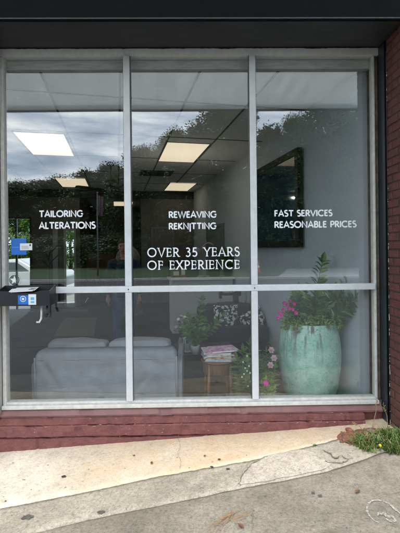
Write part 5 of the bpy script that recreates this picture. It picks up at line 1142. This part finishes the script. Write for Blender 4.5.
# ================================================================== OUTDOORS BEHIND THE CAMERA (mirrored in the glass)
def mk_tree(seed, H, Rr, leaf, n, lsz, low=.18, columns=1.0):
    rn = random.Random(seed); tr, cr = MB(), MB(); pts = [(0,0,-.2)]; x = y = 0
    for k in range(1,7): x += rn.uniform(-.12,.12)*H/9; y += rn.uniform(-.12,.12)*H/9; pts.append((x,y,H*.85*k/6))
    tr.tube(pts, [H*.028*(1-.13*k) for k in range(7)], 10); cl = []
    for k in range(26):
        t = low + (1-low)*((k+.5)/26); a = k*2.4+rn.uniform(-.4,.4); env = (math.sin(PI*min(1,(t-low+.12)/(1.12-low))**.8))**.7; r = Rr*env*rn.uniform(.45,1.0)*columns
        i = min(int(t*.95*6),5); base = Vector(pts[i]); c = Vector((base.x+r*math.cos(a), base.y+r*math.sin(a), H*t)); cl.append((c, Rr*rn.uniform(.28,.48)*(1.05-.4*t)))
        tr.tube([base, base.lerp(c,.6)+Vector((0,0,-.03*H)), c], [H*.011,H*.006,H*.002], 6)
    for k in range(n):
        c, r = cl[rn.randrange(len(cl))]; v = Vector((rn.gauss(0,1),rn.gauss(0,1),rn.gauss(0,.8))); v = v.normalized()*r*rn.uniform(.35,1.15); p = c+v
        d = (v.normalized()*.6+Vector((rn.uniform(-1,1),rn.uniform(-1,1),rn.uniform(-.9,.5)))).normalized(); s = lsz*rn.uniform(.7,1.4)*(2.6 if v.length < r*.55 else 1)
        sd_ = d.cross(Vector((rn.uniform(-1,1),rn.uniform(-1,1),1))).normalized(); cr.add([p, p+d*s*.5+sd_*s*.26, p+d*s, p+d*s*.5-sd_*s*.26], [(0,1,2,3)])
    return tr, cr
tl1 = leaf_mat('tree_leaf', (.022,.05,.014), (.055,.10,.025), 1.2, .5); tl2 = leaf_mat('light_tree_leaf', (.05,.085,.03), (.12,.18,.065), 1.2, .45)
protos = {}
def tree(kind, px, py, d, label, width=1.0, rz=0.0, far=True, grp='trees across the road'):
    top = at(px, py, d); base = Vector((top.x, -d, GA)); H = top.z-GA
    if kind not in protos:
        spec = {'oak': (31, 9, 3.6, tl1, 30000, .15, .10), 'round': (47, 9, 3.0, tl1, 28000, .14, .08), 'airy': (53, 9, 2.9, tl2, 40000, .085, .12), 'bush': (71, 3, 2.0, tl1, 9000, .10, .06), 'green': (77, 4, 1.9, leaf_mat('fresh_leaf', (.05,.12,.015), (.13,.24,.04), 1.5, .45), 14000, .09, .04)}[kind]
        tr, cr = mk_tree(*spec[:3], spec[3], *spec[4:]); o = empty({'oak':'broadleaf_tree','round':'broadleaf_tree','airy':'airy_tree','bush':'shrub','green':'leafy_shrub'}[kind], base, label, 'shrub' if kind in ('bush','green') else 'tree', grp)
        a = tr.build('trunk', bark_m, o, smooth=True); b_ = cr.build('crown', spec[3], o); protos[kind] = (o, spec[1])
    else:
        src, _ = protos[kind]; o = src.copy(); COL.objects.link(o); o.location = base; tag(o, label, None, grp)
        for ch in src.children: c_ = ch.copy(); COL.objects.link(c_); c_.parent = o
    s = H/protos[kind][1]; o.scale = (s*width, s*width, s); o.rotation_euler.z = rz; return o
T_ = [('oak',-14,181,46,1.5,.3,'dark tree at the far left end of the reflected treeline'),('round',10,184,44,1.6,1.2,'dark round tree reflected above the blue notice'),('oak',33,184,48,1.5,2.2,'dark tree reflected left of the word TAILORING'),('round',55,182,45,1.6,3.1,'dark round tree reflected above the word TAILORING'),('oak',76,183,47,1.5,4.0,'dark tree reflected behind the ceiling fan blades'),('round',97,176,42,1.5,5.2,'dark round tree reflected left of the first mullion'),('oak',116,168,44,1.3,.8,'taller dark tree reflected beside the first mullion'),
      ('oak',141,152,36,1.0,1.7,'tree reflected at the left of the centre pane'),('round',168,136,34,.85,2.6,'tall tree reflected in the middle of the centre pane'),('oak',186,141,38,.9,3.5,'tree reflected right of the centre light panel'),('round',221,120,31,1.25,4.4,'broad dark tree reflected in the right of the centre pane'),('round',240,108,28,1.1,5.3,'high tree reflected beside the second mullion'),
      ('airy',268,138,27,.9,.4,'pale airy tree reflected left in the right pane'),('airy',296,122,26,1.0,1.5,'near airy tree reflected in the middle of the right pane'),('airy',338,92,26,1.1,2.7,'large near tree reflected over the grey right wall'),('airy',374,78,27,1.1,3.9,'large near tree reflected at the right window edge'),('oak',300,140,40,1.6,3.3,'dark distant tree reflected behind the airy trees'),('round',350,135,42,1.8,.9,'dark distant tree reflected at far right')]
for k, px, py, d, wd, rz, lab in T_: tree(k, px, py, d, lab, wd, rz)
for px, py, d, lab in ((20,236,30,'low shrub on the verge reflected under the blue notice'),(52,238,31,'low shrub on the verge reflected by the clothes stand'),(88,238,32,'low shrub on the verge reflected left of the person'),(120,236,30,'low shrub on the verge reflected behind the person'),(156,238,32,'low shrub on the verge reflected above OVER 35 YEARS'),(196,236,31,'low shrub reflected over the lamp shape'),(232,238,32,'low shrub reflected right of the lamp shape')):
    tree('bush', px, py, d, lab, 1.7, px*.1, grp='shrubs on the verge')
# flagpole
fx = at(97, 194, 20); o = empty('flagpole', (fx.x, -20, GA), 'pale flagpole with a limp red and white striped flag across the road', 'flagpole')
g = MB(); g.tube([(0,0,0),(0,0,fx.z-GA)], [.05,.03], 12); g.ell((0,0,fx.z-GA+.05),(.06,.06,.06),12,8); g.build('pole', mat('pale_pole', (.16,.16,.155), .5, .1, 5, 0), o, smooth=True)
g = MB(); g2 = MB(); Hh = fx.z-GA
for k in range(7):
    a, b_ = k/7, (k+1)/7; m_ = g if k % 2 == 0 else g2
    x0, x1 = .05+.36*a, .05+.36*b_; y0, y1 = .05*math.sin(a*9), .05*math.sin(b_*9)
    m_.add([(x0,y0,Hh-.1-.12*a),(x1,y1,Hh-.1-.12*b_),(x1*.8,y1,Hh-1.25-.15*b_),(x0*.8,y0,Hh-1.25-.15*a),(x0,y0+.01,Hh-.1-.12*a),(x1,y1+.01,Hh-.1-.12*b_),(x1*.8,y1+.01,Hh-1.25-.15*b_),(x0*.8,y0+.01,Hh-1.25-.15*a)], [(0,1,2,3),(7,6,5,4),(0,4,5,1),(3,2,6,7),(0,3,7,4),(1,5,6,2)])
g.build('flag_stripes', mat('flag_red', (.11,.025,.028), .8, .2, 9, 0), o); g2.build('flag_stripes', mat('flag_white', (.15,.145,.14), .8, .1, 9, 0), o)
# traffic cone
cxp = at(258, 262, 21); o = empty('traffic_cone', (cxp.x, -21, GA+.009), 'orange traffic cone by the pale drive across the road', 'traffic cone')
org = mat('orange_plastic', (.65,.13,.02), .5, .15, 9, 0)
g = MB(); g.box(-.2,.2,-.2,.2,0,.04); g.build('base', org, o, bevel=.01)
g = MB(); g.lathe([(.15,.041),(.05,.75),(.02,.76)], seg=20); g.build('cone', org, o, smooth=True); g = MB(); g.lathe([(.117,.30),(.097,.44),(.094,.44),(.114,.30)], seg=20); g.build('band', vinyl_m, o, smooth=True)

# ================================================================== OUTDOORS BEHIND THE SHOP (through the rear openings)
b = MB(); b.slab([(-22,8.3),(-2.3,8.3),(-4.2,13.5),(-4.2,26),(-22,26)], -.016, -.006); tag(b.build('rear_pavement', drive_m), kind='structure')
def rear_tree(kind, px, py, Y, lab, wd, rz):
    o = tree(kind, px, py, Y, lab, wd, rz, grp='shrubs behind the shop'); o.location.y = Y; o.location.z = -.02; return o
rear_tree('green', 6, 200, 24, 'bright green shrub behind the shop seen left in the rear window', 1.0, .5); rear_tree('green', 25, 198, 25, 'bright green shrub behind the shop seen right in the rear window', 1.0, 2.1); rear_tree('green', 70, 195, 33, 'large green shrub behind the shop seen through the glazed rear door', 1.0, 1.0)
# parked white car with a star badge on its door
cp = at(14.5, 276, 12.2-.897); car = empty('parked_car', (cp.x-.47, 12.2, -.006), 'white parked car with a round star badge, beyond the rear window', 'car', rz=0.0)
carp = mat('white_car_paint', (.42,.43,.43), .25, .03, 2, 0); 
def car_body():
    prof = [(-2.3,.35),(-2.32,.62),(-2.2,.80),(-1.35,.92),(-.75,1.38),(.55,1.45),(1.35,1.02),(2.15,.93),(2.32,.75),(2.33,.38),(1.85,.30),(-1.9,.30)]
    g = MB(); n = len(prof); vs = []
    for yy, ins in ((-.88,.0),(-.80,0),(.80,0),(.88,.0)):
        for x, z in prof:
            t = max(0, (z-.92)/.5); w_ = abs(yy)-.22*t if abs(yy) > .85 else abs(yy)-.22*t; zz_ = z if abs(yy) < .85 else (z-.05 if z > .6 else z+.03)
            vs.append((x, math.copysign(w_, yy), zz_))
    fs = [(k*n+i, k*n+(i+1)%n, (k+1)*n+(i+1)%n, (k+1)*n+i) for k in range(3) for i in range(n)] + [tuple(range(n)), tuple(3*n+i for i in range(n))[::-1]]
    g.add(vs, fs); return g
car_body().build('body', carp, car, bevel=.03)
win_m = plain('dark_car_glass', (.02,.025,.028), .05)
def side_quad(pts, y, name, m, par, th=.012):
    g = MB(); s = -1; vs = []
    for x, z in pts:
        t = max(0, (z-.92)/.5); vs.append((x, -(y-.22*t), z))
    n = len(vs); vs += [(x, yy+th, z) for x, yy, z in vs]; g.add(vs, [tuple(range(n)), tuple(range(n,2*n))[::-1]]+[(i,(i+1)%n,n+(i+1)%n,n+i) for i in range(n)]); return g.build(name, m, par)
side_quad([(-1.1,.97),(-.68,1.28),(-.12,1.31),(-.12,.97)], .891, 'window', win_m, car); side_quad([(-.05,.97),(-.05,1.31),(.48,1.31),(1.0,.99)], .891, 'window', win_m, car)
dr_ = side_quad([(-.1,.42),(-.1,.93),(1.05,.93),(1.05,.42)], .893, 'door', carp, car, .01)
g = MB(); g.box(-.0,.16,-.915,-.893,.80,.83); g.build('handle', carp, dr_)
star = MB(); sp = [(.24*(1 if k % 2 == 0 else .42)*math.sin(2*PI*k/10)*.75, .24*(1 if k % 2 == 0 else .42)*math.cos(2*PI*k/10)*.75) for k in range(10)]
ba = MB(); ba.add([(.47+.24*math.cos(2*PI*k/28), -.8955, .64+.24*math.sin(2*PI*k/28)) for k in range(28)], [tuple(range(28))]); bo = ba.build('badge', mat('badge_navy', (.02,.03,.06), .4, .1, 9, 0), dr_)
ri = MB(); n = 28; ri.add([(.47+r*math.cos(2*PI*k/n), -.897, .64+r*math.sin(2*PI*k/n)) for r in (.205,.23) for k in range(n)], [(k,(k+1)%n,n+(k+1)%n,n+k) for k in range(n)])
ri.add([(.47,-.8975,.64)]+[(.47+x, -.8975, .64+z) for x, z in sp], [(0,1+k,1+(k+1)%10) for k in range(10)]); ri.build('badge', mat('badge_silver', (.65,.65,.62), .3, .1, 9, 0), dr_)
for x in (-1.42, 1.40):
    for s in (-1,1):
        g = MB(); g.tube([(x,s*.66,.33),(x,s*.90,.33)], .33, 28); tyre = g.build('wheel', black_m, car, bevel=.03)
        g = MB(); g.tube([(x,s*.88,.33),(x,s*.912,.33)], .20, 20); g.build('rim', mat('silver', (.6,.6,.6), .3, .1, 9, 0, metal=1), tyre, bevel=.01)
for s in (-1,1):
    g = MB(); g.box(-2.34,-2.25,s*.72-.14,s*.72+.14,.64,.76); g.build('headlight', clear_m, car, bevel=.02)
    g = MB(); g.box(2.25,2.345,s*.72-.12,s*.72+.12,.66,.82); g.build('tail_light', mat('red_lens', (.4,.02,.02), .2, .1, 9, 0), car, bevel=.02)

# ================================================================== SKY, SUN, RENDER
SUN_EL, SUN_AZ = R(60), R(205)            # azimuth clockwise from +y: behind the camera, a little to the left
wd = bpy.data.worlds.new('World'); scn.world = wd; wd.use_nodes = True; nt = wd.node_tree; nt.nodes.clear()
out = node(nt, 'ShaderNodeOutputWorld'); bg = node(nt, 'ShaderNodeBackground'); bg2 = node(nt, 'ShaderNodeBackground')
sky = node(nt, 'ShaderNodeTexSky', sky_type='NISHITA'); sky.sun_disc = False; sky.sun_elevation = SUN_EL; sky.sun_rotation = SUN_AZ; sky.air_density = 1.2; sky.dust_density = 2
lk(nt, sky.outputs[0], bg.inputs[0]); bg.inputs[1].default_value = .15
tc = node(nt, 'ShaderNodeTexCoord'); mp = node(nt, 'ShaderNodeMapping'); mp.inputs['Scale'].default_value = (1.6,1.6,7.5); lk(nt, tc.outputs['Generated'], mp.inputs[0])
n1 = nz(nt, 2.6, 8, .62, vec=mp.outputs[0]); n2 = nz(nt, 1.6, 6, .6, vec=mp.outputs[0], stretch=(1,1,1.6))
lk(nt, ramp(nt, n1.outputs[0], [(.34,(.40,.51,.68)),(.47,(.64,.76,.93)),(.56,(.95,1.04,1.16)),(.68,(1.42,1.46,1.5))]), bg2.inputs[0]); bg2.inputs[1].default_value = 1.5
ms = node(nt, 'ShaderNodeMixShader'); lk(nt, ramp(nt, n2.outputs[0], [(.25,(.70,)*3),(.45,(1,)*3)]), ms.inputs[0]); lk(nt, bg.outputs[0], ms.inputs[1]); lk(nt, bg2.outputs[0], ms.inputs[2]); lk(nt, ms.outputs[0], out.inputs[0])
sl = bpy.data.lights.new('sun', 'SUN'); sl.energy = 1.75; sl.angle = R(10); sl.color = (1,.95,.88); so_ = bpy.data.objects.new('sun', sl); COL.objects.link(so_)
sdir = Vector((math.sin(SUN_AZ)*math.cos(SUN_EL), math.cos(SUN_AZ)*math.cos(SUN_EL), math.sin(SUN_EL))); so_.rotation_euler = sdir.to_track_quat('Z','Y').to_euler(); so_.location = (0,-10,20)
vs_ = scn.view_settings; scn.display_settings.display_device = 'sRGB'; vs_.view_transform = 'Standard'; vs_.look = 'None'; vs_.gamma = 1; vs_.exposure = 0.98; vs_.use_curve_mapping = False
scn.render.engine = 'CYCLES'; cy = scn.cycles; cy.use_denoising = True
try: cy.denoiser = 'OPENIMAGEDENOISE'
except Exception: pass
cy.max_bounces = 10; cy.diffuse_bounces = 4; cy.glossy_bounces = 4; cy.transparent_max_bounces = 16; cy.sample_clamp_indirect = 6; cy.caustics_reflective = False; cy.caustics_refractive = False
scn.render.resolution_x = 768; scn.render.resolution_y = 1024
